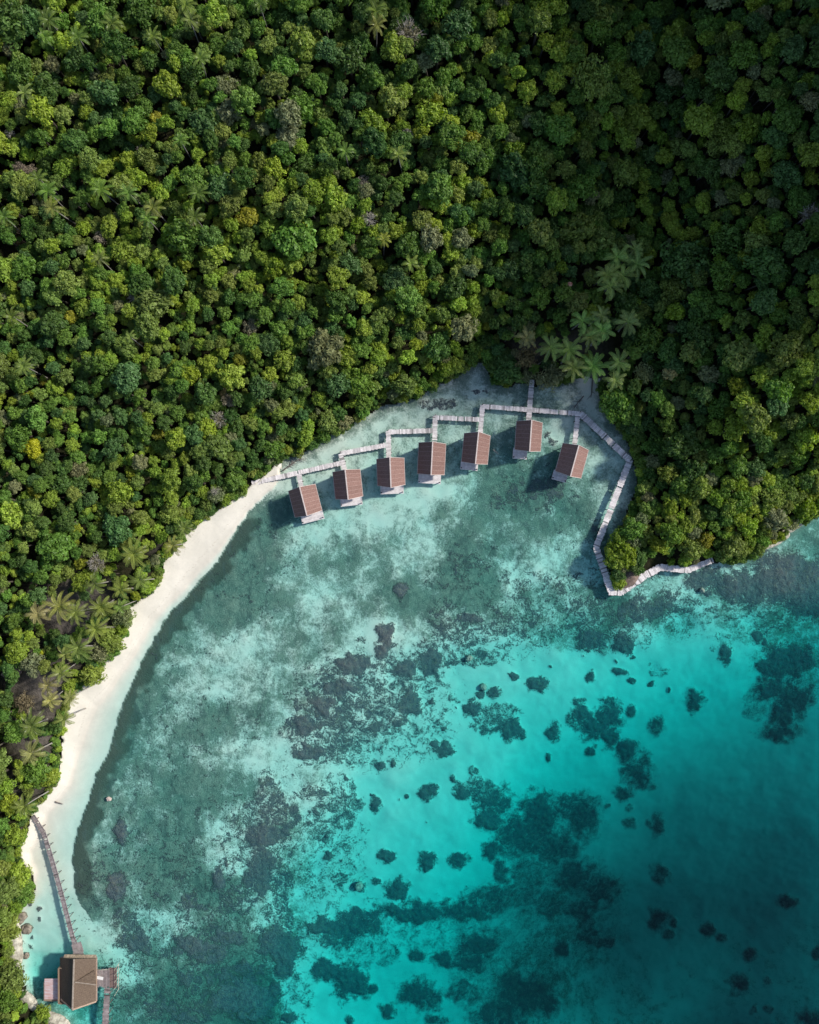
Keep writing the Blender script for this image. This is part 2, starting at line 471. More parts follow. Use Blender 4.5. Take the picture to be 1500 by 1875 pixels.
GRASS = [(600, 830, .25), (700, 770, .3), (800, 740, .35), (900, 740, .35), (980, 740, .5), (1040, 720, .5), (1080, 710, .08), (1030, 780, .3), (1100, 840, .4), (1150, 890, .35),
         (1120, 940, .35), (880, 690, .3), (830, 705, .5), (980, 760, .5), (560, 860, .25), (600, 880, .3), (520, 880, .2), (690, 850, .35), (760, 850, .35), (830, 830, .45),
         (910, 830, .6), (940, 900, .85), (990, 860, .6), (1010, 890, .85), (1060, 890, .5), (1080, 850, .3), (1060, 940, .75), (1100, 990, .6), (1070, 1010, .45), (1000, 930, .6),
         (960, 1000, .55), (1000, 1040, .35), (950, 1060, .3), (900, 960, .6), (850, 1000, .75), (840, 1060, .8), (880, 1080, .75), (820, 940, .55), (760, 930, .3), (700, 930, .2),
         (640, 950, .3), (800, 895, .2), (560, 980, .3), (530, 930, .85), (490, 960, .8), (470, 1010, .75), (560, 1030, .55), (650, 1010, .55), (720, 1000, .5), (780, 1010, .4),
         (730, 1050, .5), (730, 1083, .85), (690, 1110, .65), (650, 1090, .45), (580, 1100, .4), (540, 1060, .45), (500, 1090, .7), (440, 1060, .8), (450, 1120, .75), (400, 1110, .75),
         (480, 1150, .4), (440, 1190, .25), (540, 1150, .55), (600, 1150, .6), (640, 1180, .4), (690, 1150, .1), (680, 1210, .1), (560, 1210, .45), (500, 1230, .5), (440, 1270, .5),
         (400, 1250, .35), (350, 1210, .45), (330, 1180, .5), (300, 1240, .6), (290, 1300, .65), (340, 1300, .45), (400, 1310, .75), (350, 1340, .75), (450, 1330, .6), (470, 1390, .25),
         (510, 1400, .2), (430, 1380, .4), (380, 1390, .5), (300, 1360, .55), (250, 1350, .55), (250, 1420, .6), (320, 1440, .7), (380, 1430, .7), (440, 1430, .6), (520, 1450, .35),
         (560, 1430, .3), (450, 1500, .4), (420, 1540, .2), (400, 1570, .25), (340, 1510, .65), (280, 1490, .6), (210, 1480, .5), (230, 1560, .45), (280, 1580, .7), (330, 1580, .7),
         (370, 1620, .75), (300, 1650, .6), (250, 1640, .5), (190, 1600, .75), (200, 1650, .55), (180, 1650, .5), (200, 1700, .35), (260, 1690, .3), (310, 1690, .3), (360, 1690, .45),
         (410, 1650, .65), (440, 1690, .55), (470, 1670, .3), (400, 1740, .7), (330, 1750, .55), (260, 1750, .5), (220, 1790, .5), (250, 1830, .6), (320, 1830, .75), (400, 1830, .75),
         (450, 1800, .8), (460, 1850, .85), (480, 1740, .6), (800, 1300, .0), (860, 1260, .0), (900, 1240, .0), (950, 1220, .0), (700, 1420, .03), (620, 1480, .25), (580, 1500, .35),
         (600, 1580, .25), (560, 1620, .4), (550, 1560, .5), (700, 1550, .0), (650, 1500, .1), (800, 1450, .0), (800, 1600, .0), (620, 1650, .12), (1000, 1300, .0), (1000, 1220, .05), (1100, 1250, .0),
         (1200, 1300, .0), (1100, 1420, .0), (900, 1380, 0), (900, 1700, .2), (700, 1750, .15), (600, 1850, .08), (560, 1800, .08), (750, 1870, .15), (1300, 1300, .0), (1400, 1400, .0), (1300, 1500, .03),
         (1200, 1400, .0), (1200, 1200, .05), (1300, 1190, .05), (1200, 1650, .15), (1300, 1750, .2), (1450, 1800, .25), (1450, 1600, .12), (1000, 1750, .4), (1100, 1850, .3),
         (1180, 1080, .35), (1230, 1070, .3), (1300, 1055, .45), (1360, 1035, .35), (1430, 1020, .35), (1480, 980, .65), (1505, 990, .65), (1440, 1005, .55), (1560, 980, .6), (1200, 1110, .6), (1130, 1110, .7), (1080, 1100, .6),
         (1020, 1090, .55), (960, 1090, .5), (1050, 1060, .4), (1000, 1150, .5), (1060, 1140, .5), (1250, 1130, .35), (1350, 1130, .45), (1450, 1140, .55),
         (60, 1600, 0), (60, 1700, .03), (90, 1700, .04), (110, 1650, .04), (70, 1780, .2), (90, 1820, .5), (110, 1850, .55), (60, 1810, .4), (140, 1850, .55), (125, 1790, .45), (75, 1845, .5), (120, 1750, .2), (140, 1690, .1), (160, 1740, .25), (160, 1850, .5), (180, 1790, .4), (110, 1590, 0)]

# coral ellipses: cx, cy, rx, ry, cap (0.5 = half covered, 1 = solid)
CORAL = [(1435, 1215, 40, 32, 1), (1400, 1222, 20, 20, 1), (1465, 1205, 22, 24, 1), (1412, 1258, 25, 22, 1), (1455, 1278, 34, 28, 1), (1435, 1310, 27, 30, 1), (1430, 1340, 32, 14, 1),
         (1383, 1300, 14, 14, .55), (1390, 1280, 20, 14, .5), (1271, 1281, 18, 18, 1), (1200, 1327, 16, 14, .75), (1158, 1300, 8, 11, .9), (1063, 1305, 20, 18, .9), (1117, 1310, 22, 27, 1),
         (1090, 1330, 35, 18, .8), (1118, 1350, 16, 16, .9), (1150, 1375, 22, 18, 1), (1170, 1415, 23, 28, 1), (1142, 1450, 15, 14, .9), (1084, 1374, 9, 8, .9), (1012, 1340, 13, 15, 1),
         (1143, 1175, 18, 20, 1), (1088, 1170, 26, 20, .9), (1386, 1165, 10, 12, .8), (1402, 1177, 6, 8, .9), (1330, 1200, 11, 18, .8), (1320, 1175, 14, 14, .45), (1203, 1225, 15, 10, .5),
         (1133, 1230, 12, 7, .8), (1082, 1238, 10, 9, .9), (1194, 1252, 7, 4, .9), (1225, 1265, 4, 5, .9), (1155, 1248, 8, 5, .7), (1160, 1203, 6, 3, .8), (1130, 1213, 4, 3, .8), (1002, 1385, 5, 8, .9),
         (1290, 1065, 34, 22, .8), (1370, 1075, 60, 28, .85), (1450, 1062, 70, 46, .95), (1480, 1100, 40, 30, .95), (1420, 1020, 30, 14, .5), (1180, 1115, 45, 22, .7), (1240, 1105, 35, 15, .6),
         (1100, 1125, 50, 25, .55), (1060, 1150, 40, 20, .5), (1350, 1120, 70, 12, .5), (1260, 1150, 40, 14, .45), (1330, 1145, 80, 18, .45), (1440, 1140, 50, 14, .5),
         (540, 1340, 22, 22, .6), (580, 1290, 30, 30, .6), (620, 1250, 40, 30, .6), (680, 1240, 40, 30, .55), (700, 1290, 60, 35, .58), (640, 1320, 60, 40, .6), (600, 1360, 60, 28, .6),
         (760, 1240, 40, 25, .55), (790, 1200, 40, 28, .57), (850, 1160, 50, 26, .58), (930, 1145, 45, 20, .58), (900, 1190, 30, 16, .5), (820, 1130, 30, 20, .5), (980, 1120, 40, 18, .5),
         (650, 1215, 36, 18, .9), (705, 1165, 14, 26, 1), (700, 1190, 10, 18, .9), (740, 1225, 22, 15, .9), (620, 1260, 35, 18, .85), (560, 1330, 25, 22, .85), (570, 1375, 32, 13, .85), (595, 1295, 20, 20, .8),
         (750, 1290, 20, 22, .8), (790, 1210, 18, 28, .8), (860, 1130, 22, 9, .8), (690, 1330, 25, 12, .7), (730, 1320, 20, 12, .7),
         (870, 1297, 16, 15, .9), (905, 1318, 36, 24, .62), (937, 1335, 18, 18, .85), (905, 1265, 12, 9, .85), (880, 1272, 9, 7, .9), (985, 1255, 18, 14, .95), (943, 1238, 8, 7, .9),
         (876, 1205, 30, 12, .6), (835, 1213, 10, 6, .7), (812, 1375, 20, 13, .95), (797, 1362, 8, 7, .9), (697, 1401, 9, 6, .95), (721, 1397, 5, 7, .95), (782, 1450, 15, 15, .95), (690, 1473, 11, 11, 1),
         (747, 1460, 4, 4, 1), (683, 1459, 6, 3, 1), (775, 1295, 20, 14, .45), (845, 1452, 16, 12, .9), (872, 1445, 30, 18, .65), (905, 1470, 30, 26, .75), (895, 1500, 28, 20, .85), (868, 1412, 7, 10, .7),
         (832, 1428, 5, 7, .8), (990, 1492, 36, 40, .95), (965, 1530, 55, 38, .85), (1065, 1495, 30, 36, .9), (1040, 1480, 30, 25, .75), (1020, 1550, 40, 30, .85), (1050, 1602, 46, 30, .9),
         (1098, 1630, 36, 26, .85), (970, 1600, 30, 30, .7), (1000, 1650, 40, 25, .7), (905, 1557, 16, 16, .85), (920, 1595, 14, 22, .8), (840, 1575, 17, 13, .8), (780, 1578, 15, 14, .95), (708, 1570, 15, 13, .95),
         (728, 1625, 21, 16, 1), (657, 1623, 9, 8, .8), (690, 1613, 8, 7, .7), (600, 1565, 8, 7, .9), (618, 1610, 14, 12, .6), (600, 1700, 42, 19, .85), (660, 1690, 46, 28, .8), (620, 1720, 30, 16, .7), (760, 1670, 60, 19, .85),
         (850, 1665, 52, 19, .85), (900, 1648, 40, 26, .75), (955, 1640, 40, 26, .7), (820, 1690, 60, 12, .5), (690, 1745, 40, 20, .5), (880, 1728, 40, 28, .95), (860, 1762, 32, 22, .95), (815, 1758, 22, 17, .9),
         (765, 1748, 12, 10, .8), (640, 1795, 28, 34, .95), (600, 1778, 26, 18, .9), (662, 1800, 18, 26, .85), (760, 1815, 28, 26, .95), (790, 1830, 22, 22, .75), (685, 1810, 8, 9, 1), (713, 1850, 15, 13, .9),
         (850, 1812, 25, 20, .7), (955, 1815, 55, 42, .9), (920, 1855, 50, 24, .9), (530, 1862, 15, 10, .9), (640, 1868, 8, 8, .8), (800, 1868, 20, 8, .7), (1005, 1840, 15, 22, .9),
         (525, 1770, 25, 27, 1), (518, 1738, 36, 24, .85), (508, 1718, 30, 24, .8), (505, 1812, 12, 14, .8), (490, 1530, 40, 25, .75), (475, 1592, 26, 46, .75), (495, 1462, 26, 32, .62), (520, 1500, 26, 26, .65),
         (575, 1450, 28, 14, .6), (600, 1480, 24, 18, .6), (590, 1520, 20, 24, .55), (640, 1470, 20, 20, .6), (625, 1500, 24, 14, .6), (620, 1440, 30, 22, .5), (350, 1730, 32, 18, .85), (385, 1745, 30, 16, .7), (223, 1525, 11, 22, 1), (215, 1622, 17, 30, .75), (235, 1700, 20, 34, .6),
         (255, 1720, 22, 22, .7), (400, 1612, 12, 22, .85), (350, 1650, 20, 20, .65), (300, 1620, 40, 20, .5), (440, 1640, 30, 20, .6), (420, 1720, 30, 16, .7), (450, 1830, 60, 36, .8), (380, 1800, 50, 20, .6),
         (340, 1850, 60, 22, .6), (440, 1780, 40, 20, .65), (418, 1580, 5, 5, 1), (510, 1620, 20, 40, .6), (520, 1680, 20, 30, .6), (380, 1490, 30, 10, .45), (730, 1083, 14, 12, .8),
         (1203, 1510, 11, 17, .9), (1208, 1600, 13, 18, .75), (1207, 1680, 15, 18, .9), (1232, 1690, 6, 7, .8), (1225, 1710, 7, 8, .7), (1298, 1702, 12, 10, .8), (1320, 1717, 7, 6, .7), (1373, 1747, 12, 10, .9),
         (1352, 1798, 17, 17, 1), (1443, 1650, 17, 11, .9), (1026, 1736, 13, 18, .95), (1078, 1712, 18, 14, .8), (1108, 1725, 18, 10, .75), (1490, 1868, 25, 18, .9), (1497, 1745, 6, 12, .8),
         (1153, 1507, 9, 10, .7), (1153, 1478, 5, 6, .6), (1405, 1795, 6, 5, .6), (1380, 1850, 6, 6, .6), (1408, 1848, 8, 5, .6), (1060, 1660, 30, 18, .8), (1075, 1690, 16, 18, .7),
         (935, 905, 26, 22, .55), (1005, 892, 30, 22, .6), (860, 1040, 26, 30, .5), (1095, 985, 18, 30, .5), (1080, 1040, 20, 20, .4), (870, 720, 8, 5, .7), (885, 716, 3, 3, .9), (893, 718, 3, 3, .9),
         (800, 740, 30, 9, .6), (1005, 795, 5, 5, .7), (1012, 808, 6, 4, .7), (56, 1655, 5, 3, .7), (72, 1664, 6, 4, .7), (71, 1683, 4, 4, .6), (60, 1718, 4, 3, .6), (55, 1732, 4, 5, .6), (42, 1725, 4, 5, .5), (36, 1742, 5, 6, .5), (37, 1705, 6, 8, .6)]
CORAL += [(300, 1610, 120, 70, .47), (420, 1690, 90, 80, .5), (330, 1450, 90, 60, .4), (470, 1570, 60, 90, .52), (330, 1800, 120, 60, .5), (230, 1690, 60, 60, .42), (370, 1330, 90, 40, .42), (470, 1000, 60, 50, .4),
          (430, 1110, 60, 50, .4), (330, 1220, 50, 50, .38), (860, 1060, 60, 60, .42), (1000, 1100, 100, 40, .48), (1130, 1140, 80, 40, .48), (600, 1560, 60, 70, .46), (900, 1160, 90, 40, .48), (680, 1290, 120, 90, .5),
          (560, 1430, 70, 40, .42), (1080, 960, 50, 60, .4), (990, 890, 60, 40, .45), (1240, 1080, 70, 26, .45), (500, 1830, 60, 50, .5), (280, 1500, 70, 60, .38), (610, 1740, 60, 40, .42), (1030, 1680, 80, 60, .45), (930, 1780, 80, 60, .5), (700, 1700, 120, 40, .45)]
_r = np.random.RandomState(3)
for _ in range(24):     # small coral heads strewn on the outer sand
    t = _r.rand()
    if t < .5: cx, cy = _r.normal(590, 45), _r.uniform(1380, 1660)
    elif t < .7: cx, cy = _r.normal(1100, 90), _r.normal(1190, 30)
    elif t < .85: cx, cy = _r.normal(780, 40), _r.normal(1290, 40)
    else: cx, cy = _r.normal(900, 120), _r.normal(1560, 60)
    a = _r.uniform(1.5, 4.5); CORAL.append((cx, cy, a, a * _r.uniform(.7, 1.2), _r.uniform(.7, 1)))

# ------------------------------------------------------------------ terrain, beach and seabed: one grid, split into three objects
def axis_coords(lo, hi, step, far):
    a = np.arange(lo, hi + .01, step)
    out = [a]
    left, right, s = [lo], [hi], step
    while right[-1] < hi + far:
        s *= 1.22; right.append(right[-1] + s); left.append(left[-1] - s)
    return np.concatenate([np.array(left[:0:-1]), a, np.array(right[1:])])


def land_height(px, py, d):
    """d = distance from the shore in photo pixels"""
    X, Y = (px - 750) * .115, (937.5 - py) * .115
    dm = d * .115
    z = .06 + 1.2 * (1 - np.exp(-dm / 2.0)) + 14 * (1 - np.exp(-dm / 42.0)) * (1 - .55 * sstep(30, 44, X) * sstep(22, 6, Y)) + sstep(0, 25, dm) * (fbm(X / 30.0 + 50, Y / 30.0 + 50, 21, 3) - .5) * 9
    # side of the valley under the eastern hill
    z += sstep(44, 86, X) * 9 * sstep(2, 26, Y) * sstep(2, 20, dm)
    z -= 6 * np.exp(-((X - 44 - .05 * Y) / 9.0) ** 2) * sstep(30, 60, Y)
    # unseen ridge beyond the frame, east round to north; north arm added for shade
    east = sstep(84, 122, X) * sstep(42, 72, Y) * 66
    north = sstep(98, 138, Y) * sstep(-18, 50, X) * 62
    z += np.maximum(east, north) * (.85 + .3 * fbm(X / 22.0 + 90, Y / 22.0 + 40, 31, 3))
    z += sstep(100, 180, np.maximum(np.abs(X), np.abs(Y))) * 14
    return np.maximum(z, .05)


def shore_info(px, py):
    d = seg_dist(px, py, CANOPY)
    return d, inside(px, py, LAND)


def ground_z(px, py):
    px, py = np.atleast_1d(np.asarray(px, float)), np.atleast_1d(np.asarray(py, float))
    d, ins = shore_info(px, py)
    return land_height(px, py, np.where(ins, d, 0))


gx = axis_coords(-40, 1640, 3.2, 3400)
gy = axis_coords(-40, 2060, 3.2, 3400)
PX, PY = np.meshgrid(gx, gy)
shape = PX.shape
px, py = PX.ravel(), PY.ravel()
cd = seg_dist(px, py, CANOPY)
jx = (fbm(px / 7., py / 7., 51, 4) - .5) * 5 + (fbm(px / 40., py / 40., 53, 2) - .5) * 8
jy = (fbm(px / 7. + 40, py / 7. + 11, 52, 4) - .5) * 5 + (fbm(px / 40. + 9, py / 40., 54, 2) - .5) * 8
land = inside(px + jx * .7, py + jy * .7, LAND)
dd = seg_dist(px + jx, py + jy, DROP)
sandm = inside(px + jx, py + jy, SAND) & ~land

# slow fields on a coarse grid, then bilinear
cxs = np.concatenate([np.arange(-400, 0, 40.), np.arange(0, 2000, 6.)])
cys = np.concatenate([np.arange(-400, 600, 60.), np.arange(600, 2400, 6.)])
CX, CY = np.meshgrid(cxs, cys)
def _field(pts, soft, power): return idw(CX, CY, pts, soft, power)
def _interp(fld, x, y):
    x = np.clip(x, cxs[0], cxs[-1] - 1e-3); y = np.clip(y, cys[0], cys[-1] - 1e-3)
    i = np.searchsorted(cxs, x, side='right') - 1; j = np.searchsorted(cys, y, side='right') - 1
    i = np.clip(i, 0, len(cxs) - 2); j = np.clip(j, 0, len(cys) - 2)
    u = (x - cxs[i]) / (cxs[i + 1] - cxs[i]); v = (y - cys[j]) / (cys[j + 1] - cys[j])
    return (fld[j, i] * (1 - u) + fld[j, i + 1] * u) * (1 - v) + (fld[j + 1, i] * (1 - u) + fld[j + 1, i + 1] * u) * v

FD = np.exp(_field([(a, b, math.log(c)) for a, b, c in DEPTH], 48.0, 1.7))
def _blur(f, n):
    k = np.ones(n) / n
    p = np.pad(f, n // 2, mode='edge')
    p = np.apply_along_axis(lambda r: np.convolve(r, k, 'valid'), 1, p)
    return np.apply_along_axis(lambda r: np.convolve(r, k, 'valid'), 0, p)
FB = _blur(_blur(_blur(FD, 17), 17), 17)
FD = FD + (FB - FD) * sstep(3.0, 6.0, FB)
FG = _field(GRASS, 16.0, 2.2)
dep = _interp(FD, px, py)
dep = dep * np.interp(dep, [0, 1.5, 3, 6, 20], [.56, .58, .9, 1.12, 1.5])
dep += (fbm(px / 30.0, py / 30.0, 11, 4) - .5) * .5 * np.clip(dep, 0, 1.2)
dep *= sstep(-4, 26, np.where(land, 0, cd)) * .75 + .25
wl = np.interp(py, [880, 1000, 1200, 1400, 1550, 1650], [.93, .88, .62, .38, .22, .05])
t = cd / (cd + dd + 1e-6)
zb = np.where(t < wl, .03 + 1.0 * (1 - t / np.maximum(wl, 1e-3)), -(t - wl) / (1.001 - wl) * np.interp(py, [880, 1100, 1500], [.25, .45, .6]))
wb = 1 - sstep(1540, 1640, py)
zsea = -dep
z = np.where(sandm, zb * wb + zsea * (1 - wb), zsea)
# smooth the break where the sand drops to the grass
cove = sandm & (py >= 1640)
sandm &= py < 1640
brk = (~sandm) & (~land) & (dd < 40) & (px < 520) & (py < 1640)
z = np.where(brk, z * sstep(-6, 30, dd) + (1 - sstep(-6, 30, dd)) * -.35, z)
z = np.where(land, land_height(px, py, cd), z)
pxa = 750 + (px - 750) * H / (H - np.minimum(z, 0))
pya = 937.5 + (py - 937.5) * H / (H - np.minimum(z, 0))

g = _interp(FG, pxa, pya)
g = g + .11 * sstep(1350, 1550, pya) * sstep(540, 440, pxa) * sstep(170, 240, pxa)
band = (1 - sstep(16, 62, dd + (fbm(px / 18., py / 18., 5, 3) - .5) * 40)) * (~sandm) * (px < 530) * (1 - sstep(1620, 1760, py)) * sstep(905, 960, py)
g = np.maximum(g, band * 1.0)
edge = sstep(0, 8, dd)
shore_g = np.where((px > 500) & (py < 1100), (1 - sstep(4, 40, cd)) * (.38 + .5 * fbm(px / 20., py / 20., 81, 3)), 0)
g = np.maximum(g, shore_g * (1 - np.exp(-((px - 1078) / 22.0) ** 2 - ((py - 705) / 40.0) ** 2)))
g = np.where(sandm, np.where(py < 1560, 0, np.minimum(g, .12)), g)
low = sstep(1680, 1760, py) * (px < 300)
g = np.where(~sandm, g * (1 - low) + low * np.minimum(g, sstep(0, 45, dd) * g + .1), g)
g = np.where(cove, np.minimum(g, .10 + .5 * sstep(1720, 1800, py)), g)
g = np.where(sandm & (py < 1640), sstep(5, 0, dd) * .45 * sstep(900, 960, py), g)
wx = (fbm(pxa / 16., pya / 16., 41, 4) - .5) * 34
wy = (fbm(pxa / 16. + 31, pya / 16. + 7, 43, 4) - .5) * 34
reef = np.zeros_like(px)
order = np.arange(len(px)).reshape(shape)
for cx, cyy, rx, ry, cap in CORAL:
    ax_, bx_ = cx - 2.4 * rx - 40, cx + 2.4 * rx + 40; ay_, by_ = cyy - 2.4 * ry - 40, cyy + 2.4 * ry + 40
    ex = lambda v, c: c + (v - c) * 1.25
    i0, i1 = np.searchsorted(gx, [min(ax_, ex(ax_, 750)), max(bx_, ex(bx_, 750))]); j0, j1 = np.searchsorted(gy, [min(ay_, ex(ay_, 937.5)), max(by_, ex(by_, 937.5))])
    ix = order[j0:j1, i0:i1].ravel()
    if not len(ix): continue
    k = min(1.0, max(.42, min(rx, ry) / 20.0))
    rho = np.sqrt(((pxa[ix] + wx[ix] * k - cx) / rx) ** 2 + ((pya[ix] + wy[ix] * k - cyy) / ry) ** 2)
    reef[ix] = np.maximum(reef[ix], np.minimum(cap * .82, 1 - .5 * rho))
reef = np.where(sandm & (py < 1560), 0, np.clip(reef, 0, 1))
z = np.where(land | sandm, z, z + np.minimum(sstep(.3, .8, reef) * (.12 + .5 * fbm(px / 4., py / 4., 61, 2)), np.maximum(-z - .15, 0) * .6))

# bare, sandy or rooty ground where the photo shows it between the trees
bare = np.zeros_like(px)
for cx, cyy, rx, ry, s in [(968, 650, 40, 30, .5), (150, 1120, 70, 80, .9), (95, 1240, 60, 60, .9), (80, 1330, 45, 60, .8), (1040, 640, 60, 25, .4), (1090, 690, 20, 12, 1), (1150, 1058, 16, 12, .9), (60, 1420, 30, 40, .7), (300, 1010, 20, 30, .5)]:
    bare = np.maximum(bare, s * np.clip(1.4 - np.sqrt(((px - cx) / rx) ** 2 + ((py - cyy) / ry) ** 2), 0, 1))
V = np.stack([(px - 750) * .115, (937.5 - py) * .115, z], 1)
j, i = np.meshgrid(np.arange(shape[0] - 1), np.arange(shape[1] - 1), indexing='ij')
a = (j * shape[1] + i).ravel()
Q = np.stack([a, a + shape[1], a + shape[1] + 1, a + 1], 1)
fl = land[Q].sum(1) >= 2
fs = (sandm[Q].sum(1) >= 2) & ~fl
def sub_mesh(name, mask, mat, attrs, kind_label):
    q = Q[mask]; u, inv = np.unique(q, return_inverse=True)
    me = mesh_np(name, V[u], inv.reshape(q.shape), mat, True, {k: v[u] for k, v in attrs.items()})
    return tag(link(bpy.data.objects.new(name, me)), kind_label[0], kind_label[1], kind="structure")
SEA_ATTR = {"grass": g, "reef": reef}
sub_mesh("hillside", fl, M_SOIL, {"bare": bare}, ("dark soil of the steep forested hillside under the trees", "hillside"))
sub_mesh("beach", fs, M_SEA, SEA_ATTR, ("narrow curved white sand beach along the forest edge", "beach"))
sub_mesh("seabed", ~fl & ~fs, M_SEA, SEA_ATTR, ("sandy seabed with seagrass and dark coral patches under clear water", "seabed"))

# the sea: one closed body of water
wm = MB(); wm.box((0, 0, -30.0), (1400, 1400, 60.0))
water = wm.build("water", M_WATER)
tag(water, "clear turquoise sea filling the bay, deepening to dark teal", "water", kind="structure")

# ------------------------------------------------------------------ boardwalks
def z_at(px, py):
    return float(ground_z(px, py)[0])


DECK_Z = .75
PLANKS = random.Random(5)


def plank_run(mb, a, b, width, za, zb, rail=False, trim_a=0.0, trim_b=0.0, gaps=.05):
    """planks laid across the run a-b (photo pixels), with two stringers below"""
    A, B = P(*a, za), P(*b, zb)
    d = (B - A); L = d.length; d.normalize()
    A, B = A + d * trim_a, B - d * trim_b; L = (B - A).length
    s = Vector((-d.y, d.x, 0)).normalized()
    ang = math.atan2(d.y, d.x)
    n = max(1, int(L / .27))
    st = L / n
    slope = (B.z - A.z) / max(L, .01)
    for i in range(n):
        if PLANKS.random() < gaps * .35: continue
        c = A + d * (st * (i + .5))
        w = width * PLANKS.uniform(.88, 1.10)
        off = s * PLANKS.uniform(-.04, .04) * width
        tone = PLANKS.choice([1, 1.06, .92, .85, .76, 1.12]) if PLANKS.random() > .1 else PLANKS.uniform(.3, .6)
        mb.box(c + off + Vector((0, 0, PLANKS.uniform(-.008, .008))), (st * PLANKS.uniform(.84, .97), w, .045), rz=ang + PLANKS.uniform(-.02, .02), tone=tone)
    for k in (-.36, .36):
        mb.beam(A + s * width * k - Vector((0, 0, .11)), B + s * width * k - Vector((0, 0, .11)), .09, .15, tone=.45)
    return A, B, s


def posts_along(a, b, width, za, zb, parent, mesh_cache={}, step=3.2, up=0.0, mat=None):
    A, B = P(*a, za), P(*b, zb); L = (B - A).length
    d = (B - A).normalized(); s = Vector((-d.y, d.x, 0)).normalized()
    n = max(1, round(L / step))
    for i in range(n):
        c = A.lerp(B, (i + .5) / n)
        mb = MB()
        for k in (-1, 1):
            q = c + s * (width * .5 + .02) * k
            mb.tube([(q.x, q.y, -2.0), (q.x + .02 * k, q.y, c.z + up + PLANKS.uniform(-.05, .12))], .075, 7)
        mb.beam(c - s * (width * .55) - Vector((0, 0, .25)), c + s * (width * .55) - Vector((0, 0, .25)), .1, .12)
        mb.build("post_pair", mat or M_POST, parent)


def label_root(name, pt, label, cat, z=0, group=None):
    e = empty(name, pt); tag(e, label, cat, group); return e


def under(o, root):          # keep world place while the parent is an Empty away from the origin
    o.parent = root
    o.matrix_parent_inverse = root.matrix_world.inverted()


def reparent_children(root):
    bpy.context.view_layer.update()
    inv = Matrix.Translation(-Vector(root.location))
    for c in root.children:
        c.location = c.location - root.location


RUNS = [((461, 885), (628, 847), 1.0), ((624, 831), (631.5, 861), 1.05), ((623, 830.5), (707, 815), 1.0), ((711.3, 789), (712.2, 841), 1.05), ((711, 791), (793, 788.5), 1.0),
        ((797.2, 761), (795.8, 813), 1.05), ((797, 764.5), (880, 768.5), 1.0), ((884, 741.5), (879.3, 795), 1.0), ((884, 744), (1062, 757.5), .98), ((974.5, 690), (967.8, 775), 1.05),
        ((1058.5, 757), (1052, 818), 1.0), ((1062, 756), (1154, 843), 1.28), ((1154, 842), (1091.5, 1002), 1.3), ((1091.5, 1001), (1119, 1083), 1.38), ((1115, 1083.5), (1139, 1084.5), 1.45),
        ((1137, 1084.5), (1185, 1051), 1.5), ((1184, 1052), (1210, 1038.5), 1.5), ((1209, 1038.5), (1260, 1044), 1.4), ((1259, 1044.5), (1306, 1025), 1.2), ((547, 867), (553, 897), 1.0)]
bw = empty("boardwalk", P(461, 885, 0))
tag(bw, "long pale plank boardwalk linking all the stilt bungalows and rounding the wooded point", "boardwalk")
for k, (a, b, w) in enumerate(RUNS):
    mb = MB()
    za = DECK_Z - .012 * (k % 3); zb = za
    ta = 0
    if k == 0: za = .8
    plank_run(mb, a, b, w, za, zb)
    mb.build("walkway", M_PLANK, bw)
    posts_along(a, b, w, za, zb, bw)
# mooring stubs where the boardwalk turns
for q in [(1155, 843), (1063, 753.5), (884.5, 740), (797.5, 759.5), (711, 787.5), (623, 828)]:
    c = P(*q, DECK_Z); mb = MB()
    mb.tube([(c.x, c.y, -2), (c.x, c.y, DECK_Z + .35)], .1, 8); mb.build("corner_post", M_POST, bw)
reparent_children(bw)

# ------------------------------------------------------------------ stilt bungalows
M_BATTEN = mat_simple("batten_wood", (.32, .22, .2), (.44, .32, .29), 2.0)


